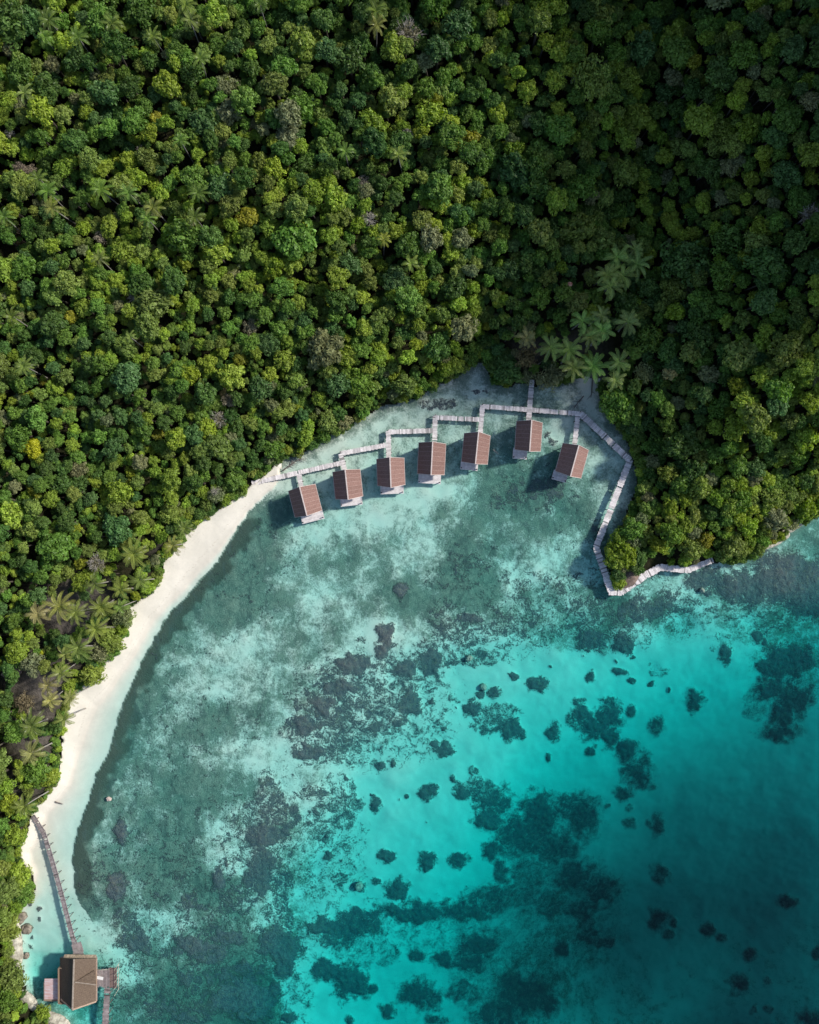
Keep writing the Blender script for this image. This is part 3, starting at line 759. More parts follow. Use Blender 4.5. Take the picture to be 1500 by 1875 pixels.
def make_bungalow(name, c_px, rot, label, deck_x, deck_out, W=5.75, L=5.7, prow=.45, dz=2.6, seed=0, back=0.0, bollards=((0, 0), (1, 0))):
    rr = random.Random(seed); fade = random.Random(seed + 40).uniform(.82, 1.08)
    ze, zr, zd = 2.8, 2.8 + dz, DECK_Z + .06
    c = P(*c_px, ze)
    root = empty(name, (c.x, c.y, 0), R(rot))
    tag(root, label, "bungalow", "stilt bungalows along the boardwalk")
    hw, hl = W / 2, L / 2
    # roof: two shingled slopes laid in lapped courses (rows run from ridge to eave as in the photo)
    roof = MB(); n = 7
    for s in (-1, 1):
        for i in range(n):
            y0e, y1e = -hl + L * i / n, -hl + L * (i + 1) / n
            r0, r1 = -hl - prow, hl + back
            y0r, y1r = r0 + (r1 - r0) * i / n, r0 + (r1 - r0) * (i + 1) / n
            lift = .008 * (i % 2)
            a = [(0, y0r, zr + lift), (0, y1r + .05, zr + lift), (s * hw, y1e + .05, ze + lift), (s * hw, y0e, ze + lift)]
            if s > 0: a = a[::-1]
            roof.slab(a, .09, tone=fade * rr.uniform(.93, 1.05))
    ro = roof.build("roof", M_SHINGLE, root)
    bat = MB()
    for s in (-1, 1):
        for i in range(1, n):
            ye = -hl + L * i / n; yr = -hl - prow + (L + prow + back) * i / n
            bat.beam((s * .05, yr, zr + .01), (s * hw, ye, ze + .02), .05, .03, tone=1)
    bat.build("batten", M_BATTEN, ro)
    rc = MB(); rc.beam((0, -hl - prow - .05, zr + .07), (0, hl + back + .03, zr + .07), .24, .07); rc.build("ridge_cap", M_TRIM, ro)
    bb = MB()
    for s in (-1, 1):
        for (yr, ye) in ((-hl - prow, -hl), (hl + back, hl)):
            bb.beam((s * .06, yr, zr - .02), (s * (hw + .02), ye, ze - .02), .08, .17)
        bb.beam((s * (hw + .03), -hl, ze - .03), (s * (hw + .03), hl, ze - .03), .07, .12)
    bb.build("barge_board", M_TRIM, ro)
    # walls with gables, door and windows
    w2, l2 = hw - .75, hl - .45
    wl_ = MB()
    for s in (-1, 1): wl_.box((s * w2, 0, (zd + ze + .45) / 2), (.1, 2 * l2, ze + .45 - zd))
    for s in (-1, 1):
        zt = ze + (zr - ze) * .9 * (1 - .02)
        v = [(-w2, s * l2, zd), (w2, s * l2, zd), (w2, s * l2, ze + .45), (0, s * l2, zt), (-w2, s * l2, ze + .45)]
        vv = v + [(x, y - s * .1, z_) for x, y, z_ in v]
        wl_.add(vv, [(0, 1, 2, 4), (5, 9, 7, 6)], [(4, 2, 3), (9, 8, 7)])
    wall = wl_.build("wall", M_WALL, root)
    dr = MB(); dr.box((-.5, -l2 - .07, zd + 1.0), (.9, .06, 2.0)); dr.build("door", M_POST, root)
    for s in (-1, 1):
        wn_ = MB(); wn_.box((s * (w2 + .06), .3, zd + 1.3), (.05, 1.3, .8)); wn_.build("window", M_DARK, root)
    # platform and deck
    dk = MB()
    y = -hl - deck_out; i = 0
    x0, x1 = deck_x
    while y < hl - .3:
        inside_house = y > -l2
        xa, xb = (x0, x1) if not inside_house else (-w2 - .15, w2 + .15)
        dk.box(((xa + xb) / 2, y + .1, zd - .03), (xb - xa, .19, .05), tone=rr.choice([1.0, .97, 1.04, .93, .88])); y += .2
    dk.beam((x0 + .05, -hl - deck_out, zd - .14), (x0 + .05, -hl + .3, zd - .14), .1, .16, tone=.5)
    dk.beam((x1 - .05, -hl - deck_out, zd - .14), (x1 - .05, -hl + .3, zd - .14), .1, .16, tone=.5)
    dk.beam((x0, -hl - deck_out - .03, zd - .1), (x1, -hl - deck_out - .03, zd - .1), .06, .2, tone=1.05)
    dk.build("deck", M_PLANK, root)
    for u, v in bollards:
        bx = x0 + .2 if u == 0 else x1 - .2
        m = MB(); m.tube([(bx, -hl - deck_out + .25, -2.2), (bx, -hl - deck_out + .25, zd + .55)], .12, 8); m.build("mooring_post", M_DARK, root)
    for px_ in (-w2, 0, w2):
        for py_ in (-l2, 0, l2):
            m = MB(); m.tube([(px_, py_, -2.4), (px_, py_, zd - .05)], .11, 7); m.build("stilt", M_POST, root)
    # low rail of the deck where the photo shows a pale edge
    return root


BUNG = [((558.9, 916.8), 14.3, "brown-roofed stilt bungalow nearest the white beach, tilted anticlockwise", (-2.0, 2.75), 1.65, 5.75, 5.6, .4, 2.95),
        ((637.0, 886.5), 6.0, "brown-roofed stilt bungalow, second from the white beach", (-2.1, 2.5), 1.6, 5.7, 5.6, .45, 2.95),
        ((715.8, 864.0), 2.1, "brown-roofed stilt bungalow, third from the beach, full-width front deck", (-2.35, 2.5), 1.7, 5.7, 5.5, .6, 2.95),
        ((790.4, 840.0), -2.8, "longest stilt bungalow, fourth from the beach, with sunlit pinkish roof", (-2.5, 2.2), 1.8, 5.6, 6.4, .3, 2.95),
        ((871.5, 821.7), -5.7, "brown-roofed stilt bungalow, fifth from the beach, front ridge beside floating pole", (-2.7, .95), 1.4, 5.4, 5.9, .4, 2.95),
        ((968.0, 798.7), -3.8, "shaded stilt bungalow straight below the boardwalk crossing", (-2.75, .25), 1.65, 5.35, 5.9, .45, 2.95),
        ((1047.4, 843.6), -15.2, "shaded stilt bungalow farthest from the beach, tilted clockwise", (-2.75, .35), 1.5, 5.5, 6.0, .5, 2.95)]
for k, (c, r_, lab, dx, do, W, L, pr, dz) in enumerate(BUNG):
    make_bungalow("stilt_bungalow", c, r_, lab, dx, do, W, L, pr, dz, seed=k, back=.25 if k == 4 else .05)

# ------------------------------------------------------------------ thatched hut with its decks, and the two jetties that reach it
def Q3(px, py, z_): return tuple(P(px, py, z_))


hut = empty("thatched_hut", P(143, 1795, 0))
tag(hut, "large grey thatched hut on stilts beside the boulder cove", "hut")
ze, zr, zd = 3.3, 6.0, 1.3
rf = MB()
# main roof, upper part then lower part; the lower part sits a little below
rt, rm_, rb = (135.8, 1756.5), (134.5, 1802.5), (133, 1848.5)
rf.slab([Q3(109.8, 1754, ze), Q3(110.5, 1802, ze), Q3(*rm_, zr), Q3(*rt, zr)], .18, tone=.8)  # west slopes toned darker: shade of the side away from the sun painted in
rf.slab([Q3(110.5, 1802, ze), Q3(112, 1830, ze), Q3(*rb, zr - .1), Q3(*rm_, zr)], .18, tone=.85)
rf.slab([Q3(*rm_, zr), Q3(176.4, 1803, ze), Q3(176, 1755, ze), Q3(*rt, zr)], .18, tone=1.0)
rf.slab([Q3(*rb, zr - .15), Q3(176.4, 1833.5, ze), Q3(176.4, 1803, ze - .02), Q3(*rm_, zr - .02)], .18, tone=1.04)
roof_o = rf.build("roof", M_THATCH, hut)
g_ = MB()     # raised fold of thatch over the east entrance
A_, B_, C_ = Vector(Q3(138, 1798, zr - .05)), Vector(Q3(174, 1776, ze + .5)), Vector(Q3(176.5, 1803, zr - .5))
D_ = Vector(Q3(176.4, 1804, ze + .05))
g_.add([A_, B_, C_, D_], [], [(0, 2, 1), (0, 3, 2), (1, 2, 3)], tone=1.02)
g_.build("entrance_gable", M_THATCH, roof_o)
tr = MB()
tr.beam(Q3(*rt, zr + .1), Q3(*rb, zr), .3, .14)
tr.beam(A_ + Vector((0, 0, .06)), C_ + Vector((0, 0, .06)), .16, .08)
tr.build("ridge_cap", mat_simple("pale_straw", (.25, .2, .16), (.4, .34, .28), 3.0), roof_o)
e2 = MB()
for a, b in ((rb, (176.4, 1833.5)), (rb, (112, 1830))): e2.beam(Q3(*a, zr - .1), Q3(*b, ze - .03), .3, .2)
e2.beam(Q3(176.8, 1755, ze - .02), Q3(176.8, 1833, ze - .02), .2, .18)
e2.build("thatch_edge", mat_simple("straw_edge", (.3, .2, .15), (.45, .34, .26), 3.0), roof_o)
e3 = MB()     # lower thatch skirt along the north gable
e3.slab([Q3(176.5, 1748.5, ze - .5), Q3(118, 1748, ze - .5), Q3(116, 1754.5, ze - .1), Q3(176, 1755.5, ze - .1)], .12)
e3.build("roof_skirt", mat_simple("old_straw", (.2, .16, .12), (.42, .34, .25), 2.0), hut)
w_ = MB()
for a, b in (((116, 1761), (116, 1825)), ((116, 1825), (170, 1828)), ((170, 1828), (170, 1761)), ((170, 1761), (116, 1761))):
    A, B = P(*a, zd), P(*b, zd); w_.beam((A.x, A.y, (zd + ze + .35) / 2), (B.x, B.y, (zd + ze + .35) / 2), .12, ze + .35 - zd)
w_.build("wall", M_WALL, hut)
f_ = MB(); f_.slab([Q3(178, 1752, zd), Q3(112, 1752, zd), Q3(112, 1832, zd), Q3(178, 1832, zd)], .15); f_.build("floor_deck", M_PLANK_DARK, hut)
for x in (116, 143, 170):
    for y in (1762, 1795, 1826):
        c = P(x, y, 0); m = MB(); m.tube([(c.x, c.y, -2.5), (c.x, c.y, zd - .1)], .13, 7); m.build("stilt", M_POST, hut)
# east platform with its lower dark boards, railing and two loungers
pl = MB(); plank_run(pl, (177, 1791), (201, 1791), 3.7, zd - .02, zd - .02); pl.build("east_platform", M_PLANK_DARK, hut)
lo = MB(); lo.slab([Q3(214, 1772, zd - .3), Q3(200.5, 1772, zd - .3), Q3(200.5, 1809, zd - .3), Q3(214, 1809, zd - .3)], .1); lo.build("lower_platform", mat_simple("brown_boards", (.15, .10, .09), (.21, .15, .135), 1.2, stretch=(1, 4, 1)), hut)
rl = MB()
for y in (1765, 1775, 1787, 1799, 1811):
    c = P(217.2, y, 0); rl.tube([(c.x, c.y, -2), (c.x, c.y, zd + .95)], .055, 6)
rl.tube([Q3(217.2, 1765, zd + .9), Q3(217.2, 1812, zd + .9)], .05, 6); rl.tube([Q3(217.2, 1765, zd + .4), Q3(217.2, 1812, zd + .4)], .035, 6)
rl.tube([Q3(177, 1776, zd + .8), Q3(200, 1775.5, zd + .8)], .07, 6)
rl.build("railing", M_PALE, hut)
# west lean-to with a sheet-metal roof
ln = MB()
for k in range(9):
    y0, y1 = 1792 + 38 * k / 9, 1792 + 38 * (k + 1) / 9
    ln.slab([Q3(113, y1, 2.6), Q3(113, y0, 2.6), Q3(81.6, y0, 2.1), Q3(81.6, y1, 2.1)], .03 + .03 * (k % 2), tone=1)
ln.build("lean_to_roof", M_RUST, hut)
lw = MB(); lw.box(P(97, 1812, 1.3), (3.1, 3.9, 1.5)); lw.build("lean_to_wall", M_WALL, hut)
reparent_children(hut)
for q, lab in (((184.5, 1789), "white cushioned lounger on the hut's east deck"),):
    c = P(*q, zd); r_ = empty("sun_lounger", (c.x, c.y, zd + .01), R(80)); tag(r_, lab, "lounger")
    m = MB(); m.box((0, 0, .32), (.62, 1.3, .12)); m.build("mattress", M_WHITE, r_)
    m = MB(); m.box((0, .82, .5), (.62, .5, .1), M=Matrix.Rotation(R(40), 3, 'X')); m.build("backrest", M_WHITE, r_)
    m = MB()
    for x in (-.26, .26):
        for y in (-.55, .55): m.box((x, y, .13), (.05, .05, .26))
    m.build("leg", M_POST, r_)

def jetty(name, pts, width, label, mat, zs, rail_side=0):
    root = empty(name, P(*pts[0], 0)); tag(root, label, "jetty")
    for k in range(len(pts) - 1):
        mb = MB(); plank_run(mb, pts[k], pts[k + 1], width, zs[k], zs[k + 1], gaps=.12); mb.build("walkway", mat, root)
        posts_along(pts[k], pts[k + 1], width, zs[k], zs[k + 1], root, step=1.9, up=.12)
    if rail_side:
        m = MB()
        for k in range(len(pts) - 1):
            A, B = P(*pts[k], zs[k]), P(*pts[k + 1], zs[k + 1]); d = (B - A).normalized(); s = Vector((-d.y, d.x, 0)) * rail_side * width * .52
            m.beam(A + s + Vector((0, 0, .08)), B + s + Vector((0, 0, .08)), .09, .12)
        m.build("edge_rail", M_PLANK_DARK, root)
    return root


j1 = jetty("beach_jetty", [(60, 1494), (79.5, 1524), (95, 1575), (110, 1628), (133, 1717), (139, 1731)], .95, "grey-brown plank jetty running from the lower beach to the thatched hut", M_PLANK_DARK, [1.2, 1.25, 1.25, 1.25, 1.25, 1.25], 1)
m = MB(); plank_run(m, (140, 1726), (146, 1754), 2.1, 1.28, 1.28, gaps=0); m.build("landing", M_PLANK_DARK, j1)
reparent_children(j1)
j2 = jetty("south_jetty", [(197, 1809), (194.5, 1846), (192, 1900)], 1.25, "short weathered jetty leaving the hut's east deck southward", M_PLANK_DARK, [1.2, 1.2, 1.2])
reparent_children(j2)

# ------------------------------------------------------------------ rocks, logs, small things
def rock(name, pxy, rad, zc, label, cat, mat, seed, flat=.6, stretch=1.0, rot=0):
    r_ = np.random.RandomState(seed)
    bm = bmesh.new(); bmesh.ops.create_icosphere(bm, subdivisions=4, radius=1.0)
    o_ = r_.rand(3) * 50
    for v in bm.verts:
        p = np.array(v.co)
        n1 = float(fbm(np.array([p[0] * 1.3 + o_[0] + p[2]]), np.array([p[1] * 1.3 + o_[1] - p[2]]), seed % 17, 3)[0])
        n2 = float(fbm(np.array([p[0] * 3.1 + o_[1] - p[2] * 2]), np.array([p[1] * 3.1 + o_[2] + p[2] * 2]), seed % 13 + 3, 4)[0])
        v.co *= .5 + .7 * n1 + .42 * n2
        v.co.z *= flat; v.co.x *= stretch
    me = bpy.data.meshes.new(name); bm.to_mesh(me); bm.free(); me.materials.append(mat)
    for p in me.polygons: p.use_smooth = True
    o = link(bpy.data.objects.new(name, me)); c = P(*pxy, zc)
    o.location = c; o.scale = (rad,) * 3; o.rotation_euler = (0, 0, rot)
    return tag(o, label, cat)


rock("boulder", (35, 1681), 1.25, -.1, "largest brown boulder at the foot of the pale cliff", "boulder", M_ROCK, 1, .6, 1.25, .6)
rock("boulder", (50, 1702), 1.0, -.05, "middle boulder standing in the shallows of the cove", "boulder", M_ROCK, 2, .7, 1.0, 1.1)
rock("boulder", (48.5, 1750), .62, .0, "small dark boulder alone in the shallow cove", "boulder", M_ROCK, 3, .7)
rock("rock_ledge", (24, 1725), 1.6, .9, "pale undercut limestone bank west of the cove", "rock", M_PALE, 4, .5, 3.6, R(97))
rock("rock_ledge", (52, 1832), 1.1, .7, "pale limestone edge below the cove trees, near the hut", "rock", M_PALE, 5, .6, 2.4, R(-48))
rock("rock_ledge", (100, 1868), 1.2, .6, "pale limestone edge at the bottom of the photo", "rock", M_PALE, 6, .5, 2.6, R(-20))
rock("rock_ledge", (1408, 992), 1.2, .3, "pale rock shelf along the point's sunny south shore", "rock", M_PALE, 7, .4, 3.6, R(25))
rock("rock_ledge", (1452, 962), 1.0, .4, "pale rock shelf nearest the right edge of the photo", "rock", M_PALE, 8, .5, 3.4, R(33))
rock("rock_outcrop", (1152, 1057), 1.7, .3, "brown rock outcrop inside the boardwalk's outer bend", "rock", mat_simple("brown_rock", (.09, .065, .055), (.24, .18, .15), 1.6, bstr=.9), 9, .55, 1.4, R(40))
rock("coral_head", (885, 1258), .72, -2.1, "round pale coral head alone on turquoise sand", "coral", M_CORAL, 10, .9)
rock("coral_head", (859, 1205), .7, -1.5, "pale-topped coral head among dark coral rubble", "coral", M_CORAL, 11, .9)
rock("coral_head", (657, 1623), .85, -2.8, "greyish coral head west of the dark oval coral", "coral", M_CORAL, 12, .8)
rock("coral_head", (1286, 1081), .5, -.8, "pale round coral head off the point's south shore", "coral", M_CORAL, 13, .8)
rock("pale_rock", (200, 1463), .42, -.1, "small pinkish white rock awash at the seagrass edge", "rock", mat_simple("pink_rock", (.4, .32, .28), (.6, .5, .45), 3.0), 14, .6, 1.3)


def log(name, a, b, rad, label, cat="log", mat=M_DEAD, twigs=0, seed=0, za=.1, zb=.1):
    rr = random.Random(seed); mb = MB(); A, B = P(*a, za), P(*b, zb)
    pts = [A.lerp(B, t) + Vector((rr.uniform(-.1, .1), rr.uniform(-.1, .1), 0)) * (0 < t < 1) for t in (0, .25, .5, .75, 1)]
    mb.tube(pts, [rad, rad * .95, rad * .8, rad * .65, rad * .35], 7)
    for _ in range(twigs):
        t = rr.uniform(.3, .95); q = A.lerp(B, t); dv = (B - A).normalized(); an = rr.choice([-1, 1]) * rr.uniform(.5, 1.1)
        dv = Matrix.Rotation(an, 3, 'Z') @ dv; ln_ = rr.uniform(.6, 1.6)
        mb.tube([q, q + dv * ln_ * .5 + Vector((0, 0, .05)), q + dv * ln_], [rad * .4, rad * .3, rad * .12], 5)
    o = mb.mesh(name, mat); ob = link(bpy.data.objects.new(name, o))
    return tag(ob, label, cat)


log("floating_pole", (903.5, 823), (913.5, 832), .13, "thin pale pole floating beside the fifth bungalow", "pole")
log("driftwood", (101, 1468), (116, 1472.5), .14, "dark driftwood stick lying on the lower beach", mat=M_POST, za=.28, zb=.28)
log("fallen_log", (1086, 690), (1082, 728), .16, "dark fallen log across the shaded sand cove", mat=M_POST, twigs=2, za=.35, zb=.05)
log("fallen_branch", (1069, 725), (1050, 748), .12, "dark forked branch lying in the shallow shaded cove", mat=M_POST, twigs=7, seed=4, za=.05, zb=-.1)
log("fallen_branch", (518, 862), (552, 838), .13, "tangled dark branches in the shallows behind the first bungalow", mat=M_POST, twigs=16, seed=5, za=.15, zb=.15)
log("white_trunk", (980, 671), (1000, 656), .17, "bleached fallen trunk above the boardwalk's landing", za=2.2, zb=3.2)
log("white_trunk", (104, 82), (124, 97), .3, "bleached forked trunk among palms in the top corner", twigs=3, za=15, zb=15.5, seed=8)

# hidden roof and rusty tank between the trees
hr = empty("small_shack", P(24, 1230, 2)); tag(hr, "small brown-roofed shack half hidden under the beach palms", "shack")
mb = MB()
za_ = z_at(24, 1230)
mb.slab([Q3(10, 1232, za_ + 3.2), Q3(30, 1246, za_ + 2.6), Q3(41, 1228, za_ + 2.6), Q3(21, 1214, za_ + 3.2)], .12); mb.build("roof", mat_simple("brown_sheet", (.17, .12, .11), (.24, .18, .17), 1.0), hr)
mb = MB(); c = P(25.5, 1230, za_); mb.box((c.x, c.y, za_ + 1.1), (2.2, 1.9, 2.6), rz=R(-35)); mb.build("wall", M_WALL, hr)
reparent_children(hr)
c = P(1043.5, 520.5, 9.5)
tk = empty("water_tank", c); tag(tk, "small rusty orange water tank showing between dark trees", "tank")
mb = MB(); mb.tube([(0, 0, -2), (0, 0, 0)], .5, 18); mb.build("body", M_ORANGE, tk)
mb = MB(); mb.tube([(0, 0, 0), (0, 0, .12), (0, 0, .2)], [.5, .38, .1], 18); mb.build("lid", M_ORANGE, tk)
mb = MB()
for x in (-.35, .35):
    for y in (-.35, .35): mb.tube([(x, y, -9), (x, y, -1.95)], .06, 6)
mb.build("stand", M_POST, tk)

# ------------------------------------------------------------------ vegetation meshes (unit radius crowns)
def leaf_quads(c, nrm, size, r_, aspect=1.35):
    """c (n,3) centres, nrm (n,3) normals, size (n,)"""
    n = len(c)
    t = r_.normal(size=(n, 3)); t -= (t * nrm).sum(1)[:, None] * nrm; t /= np.linalg.norm(t, axis=1)[:, None] + 1e-9
    b = np.cross(nrm, t)
    a = size[:, None] * aspect * t; d = size[:, None] * b
    v = np.stack([c - a, c - d * .8 - a * .1, c + a, c + d * .8 - a * .1], 1)
    v[:, 1] += nrm * size[:, None] * .18; v[:, 3] += nrm * size[:, None] * .18
    return v.reshape(-1, 3)


def crown_mesh(name, seed, nclump=16, leaves=120, leaf=.075, clump=(.26, .40), flat=.72, spread=.66, holes=0.0, mat=None):
    r_ = np.random.RandomState(seed)
    C, Nn, S, T = [], [], [], []
    ga = math.pi * (3 - math.sqrt(5))
    for k in range(nclump):
        u = (k + .5) / nclump
        th = math.acos(1 - u * 1.22)                       # from the top down to just below the equator
        ph = k * ga + r_.uniform(-.35, .35)
        rad = spread * r_.uniform(.62, 1.25)
        c = np.array([math.sin(th) * math.cos(ph) * rad, math.sin(th) * math.sin(ph) * rad, math.cos(th) * rad * flat])
        R_ = r_.uniform(*clump)
        n = int(leaves * (R_ / .33) ** 2)
        d = r_.normal(size=(n, 3)); d[:, 2] += .35; d /= np.linalg.norm(d, axis=1)[:, None]
        d = d[d[:, 2] > -.55]; n = len(d)
        lump = 1 + .22 * np.sin(d[:, 0] * 5 + k) * np.sin(d[:, 1] * 5 + 2 * k) * 1.0
        rr = R_ * lump * r_.uniform(.82, 1.05, n)
        p = c + d * rr[:, None] * np.array([1, 1, .85])
        nn = d + r_.normal(size=(n, 3)) * .42; nn /= np.linalg.norm(nn, axis=1)[:, None]
        C.append(p); Nn.append(nn); S.append(leaf * r_.uniform(.7, 1.3, n)); T.append(np.full(n, r_.uniform(.8, 1.2)) * r_.uniform(.75, 1.25, n))
    n = int(nclump * 22)                                   # inner leaves that close the crown
    d = r_.normal(size=(n, 3)); d /= np.linalg.norm(d, axis=1)[:, None]
    p = d * r_.uniform(.3, .62, n)[:, None] * np.array([1, 1, flat])
    C.append(p); nn = d + r_.normal(size=(n, 3)) * .5; Nn.append(nn / np.linalg.norm(nn, axis=1)[:, None]); S.append(np.full(n, leaf * 1.7)); T.append(np.full(n, .9))
    C, Nn, S, T = np.vstack(C), np.vstack(Nn), np.concatenate(S), np.concatenate(T)
    if holes:
        k = r_.rand(len(C)) > holes; C, Nn, S, T = C[k], Nn[k], S[k], T[k]
    v = leaf_quads(C, Nn, S, r_)
    q = np.arange(len(v)).reshape(-1, 4)
    return mesh_np(name, v, [q], mat or M_LEAF, False, {"tone": np.repeat(T, 4)})


def trunk_mesh(name, seed, limbs=6, h=3.0, mat=None):
    """trunk in units of crown radius; the crown centre is at the origin"""
    rr = random.Random(seed); mb = MB()
    x = rr.uniform(-.12, .12); y = rr.uniform(-.12, .12)
    mb.tube([(x * 2, y * 2, -h), (x, y, -h * .5), (0, 0, -.35), (0, 0, .2)], [.13, .10, .075, .03], 7, cap=False)
    for k in range(limbs):
        a = k * 2.4 + rr.uniform(-.4, .4); e = rr.uniform(.3, .8); l = rr.uniform(.5, .8)
        mb.tube([(0, 0, -.45 + .06 * k), (math.cos(a) * l * .5, math.sin(a) * l * .5, -.3 + .2 * e), (math.cos(a) * l, math.sin(a) * l, -.25 + .45 * e)], [.05, .035, .012], 5, cap=False)
    return mb.mesh(name, mat or M_BARK)


def twig_mesh(name, seed, mat, n=34, levels=2):
    """bare or thinly leaved crown: fine forking branches, unit radius"""
    rr = random.Random(seed); mb = MB()
    mb.tube([(0, 0, -3), (0, 0, -1.2), (.03, 0, -.3)], [.1, .08, .06], 6, cap=False)
    for k in range(n):
        a = k * 2.39996; e = rr.uniform(-.15, 1.1); l = rr.uniform(.65, 1.0)
        d = Vector((math.cos(a) * math.cos(e), math.sin(a) * math.cos(e), math.sin(e) * .8))
        m_ = d * l * .5 + Vector((rr.uniform(-.08, .08), rr.uniform(-.08, .08), .02))
        mb.tube([(0, 0, -.35 + .2 * rr.random()), m_, d * l], [.035, .022, .008], 4, cap=False)
        for j in range(4):
            t = rr.uniform(.4, .95); q = m_.lerp(d * l, t); w = Vector((rr.gauss(0, 1), rr.gauss(0, 1), rr.gauss(0, .6))).normalized() * .22
            mb.tube([q, q + (w + d * .1)], [.014, .005], 3, cap=False)
    return mb.mesh(name, mat)


def palm_mesh(name, seed, nf=19, droop=1.0, dead=0):
    r_ = random.Random(seed); V_, Q_, T_ = [], [], []; n = 0
    for k in range(nf):
        az = k * 2.39996 + r_.uniform(-.15, .15)
        u = k / (nf - 1.0)
        el = R(68 - 78 * u ** .8 + r_.uniform(-6, 6))
        L = r_.uniform(.78, 1.12) * (.85 + .3 * min(u * 2, 1))
        m = 13; dr = droop * r_.uniform(.8, 1.6); az += r_.uniform(-.12, .12)
        p = np.zeros(3); pts = [p.copy()]; e = el
        ca, sa = math.cos(az), math.sin(az)
        dirs = []
        for i in range(m):
            dvec = np.array([ca * math.cos(e), sa * math.cos(e), math.sin(e)]); dirs.append(dvec)
            p = p + dvec * L / m; pts.append(p.copy()); e -= dr * (.035 + .011 * i)
        side = np.array([-sa, ca, 0.0])
        tone = r_.uniform(.75, 1.2) if k < nf - dead else .55
        # rachis
        for i in range(m):
            a, b = pts[i], pts[i + 1]; w0 = .022 * (1 - i / m) + .004; w1 = .022 * (1 - (i + 1) / m) + .004
            V_ += [a - side * w0, a + side * w0, b + side * w1, b - side * w1]; Q_.append([n, n + 1, n + 2, n + 3]); T_ += [tone * 1.35] * 4; n += 4
        # leaflets
        for i in range(2, m):
            for h in (0.0, .5):
                t = (i + h) / m
                a = pts[i] * (1 - h) + pts[min(i + 1, m)] * h; dv = dirs[min(i, m - 1)]
                up = np.cross(side, dv)
                ll = .165 * math.sin(math.pi * min(1, .16 + t * .80)) ** .7 + .02
                for s in (-1, 1):
                    tip = a + (side * s * .8 + dv * .62 - np.abs(up) * .28 * np.sign(up[2] + 1e-6)) * ll
                    mid = a + (side * s * .45 + dv * .28 + up * .06) * ll
                    w = dv * .017
                    V_ += [a - w * .6, mid - w, tip, mid + w]; Q_.append([n, n + 1, n + 2, n + 3])
                    tt = tone * r_.uniform(.85, 1.15); T_ += [tt] * 4; n += 4
    return mesh_np(name, np.array(V_), [np.array(Q_)], M_PALM, False, {"tone": np.array(T_)})


def palm_trunk(name, seed):
    rr = random.Random(seed); mb = MB(); bx, by = rr.uniform(-.35, .35), rr.uniform(-.35, .35)
    mb.tube([(bx, by, -2.9), (bx * .6, by * .6, -2.0), (bx * .2, by * .2, -1.0), (0, 0, -.02)], [.065, .045, .04, .045], 7, cap=False)
    for k in range(5):
        a = k * 1.26; mb.tube([(math.cos(a) * .05, math.sin(a) * .05, -.12), (math.cos(a) * .08, math.sin(a) * .08, -.2)], [.03, .035], 6)
    return mb.mesh(name, M_PALMBARK)


CROWNS = [crown_mesh("crown", 1, 18, 120, .070), crown_mesh("crown", 2, 22, 100, .062, (.22, .34)), crown_mesh("crown", 3, 13, 150, .078, (.30, .46), .7),
          crown_mesh("crown", 4, 26, 85, .060, (.19, .30), .66, .72), crown_mesh("crown", 5, 16, 120, .072, (.26, .42), .85), crown_mesh("crown", 6, 20, 105, .068, (.2, .36), .6, .7),
          crown_mesh("crown", 7, 9, 190, .085, (.34, .5), .9, .5), crown_mesh("crown", 8, 8, 170, .09, (.36, .52), .8, .52)]
AIRY = [crown_mesh("crown", 21, 26, 95, .05, (.18, .30), .6, .74, .15), crown_mesh("crown", 22, 30, 90, .045, (.16, .27), .55, .76, .2)]
TRUNKS = [trunk_mesh("trunk", s) for s in range(4)]
PALMS = [palm_mesh("crown", s, nf, dr, 2) for s, nf, dr in ((1, 17, 1.0), (2, 15, 1.2), (3, 19, .9), (4, 14, 1.3))]
PTRUNKS = [palm_trunk("trunk", s) for s in range(4)]
TWIGS = [twig_mesh("branches", s, M_DEAD) for s in (1, 2)]

TINTS = {"yellow": (.42, .46, .03), "lime green": (.25, .33, .035), "yellow-green": (.27, .375, .05), "olive": (.205, .275, .06), "mid-green": (.145, .26, .045),
         "dark green": (.09, .17, .038), "blue-green": (.095, .185, .055), "greyish green": (.23, .26, .12), "brownish": (.22, .19, .10), "golden": (.27, .285, .035), "beige": (.33, .29, .2)}
MIX = [("yellow-green", .25), ("olive", .21), ("mid-green", .24), ("dark green", .15), ("blue-green", .08), ("lime green", .04), ("greyish green", .04), ("golden", .006)]

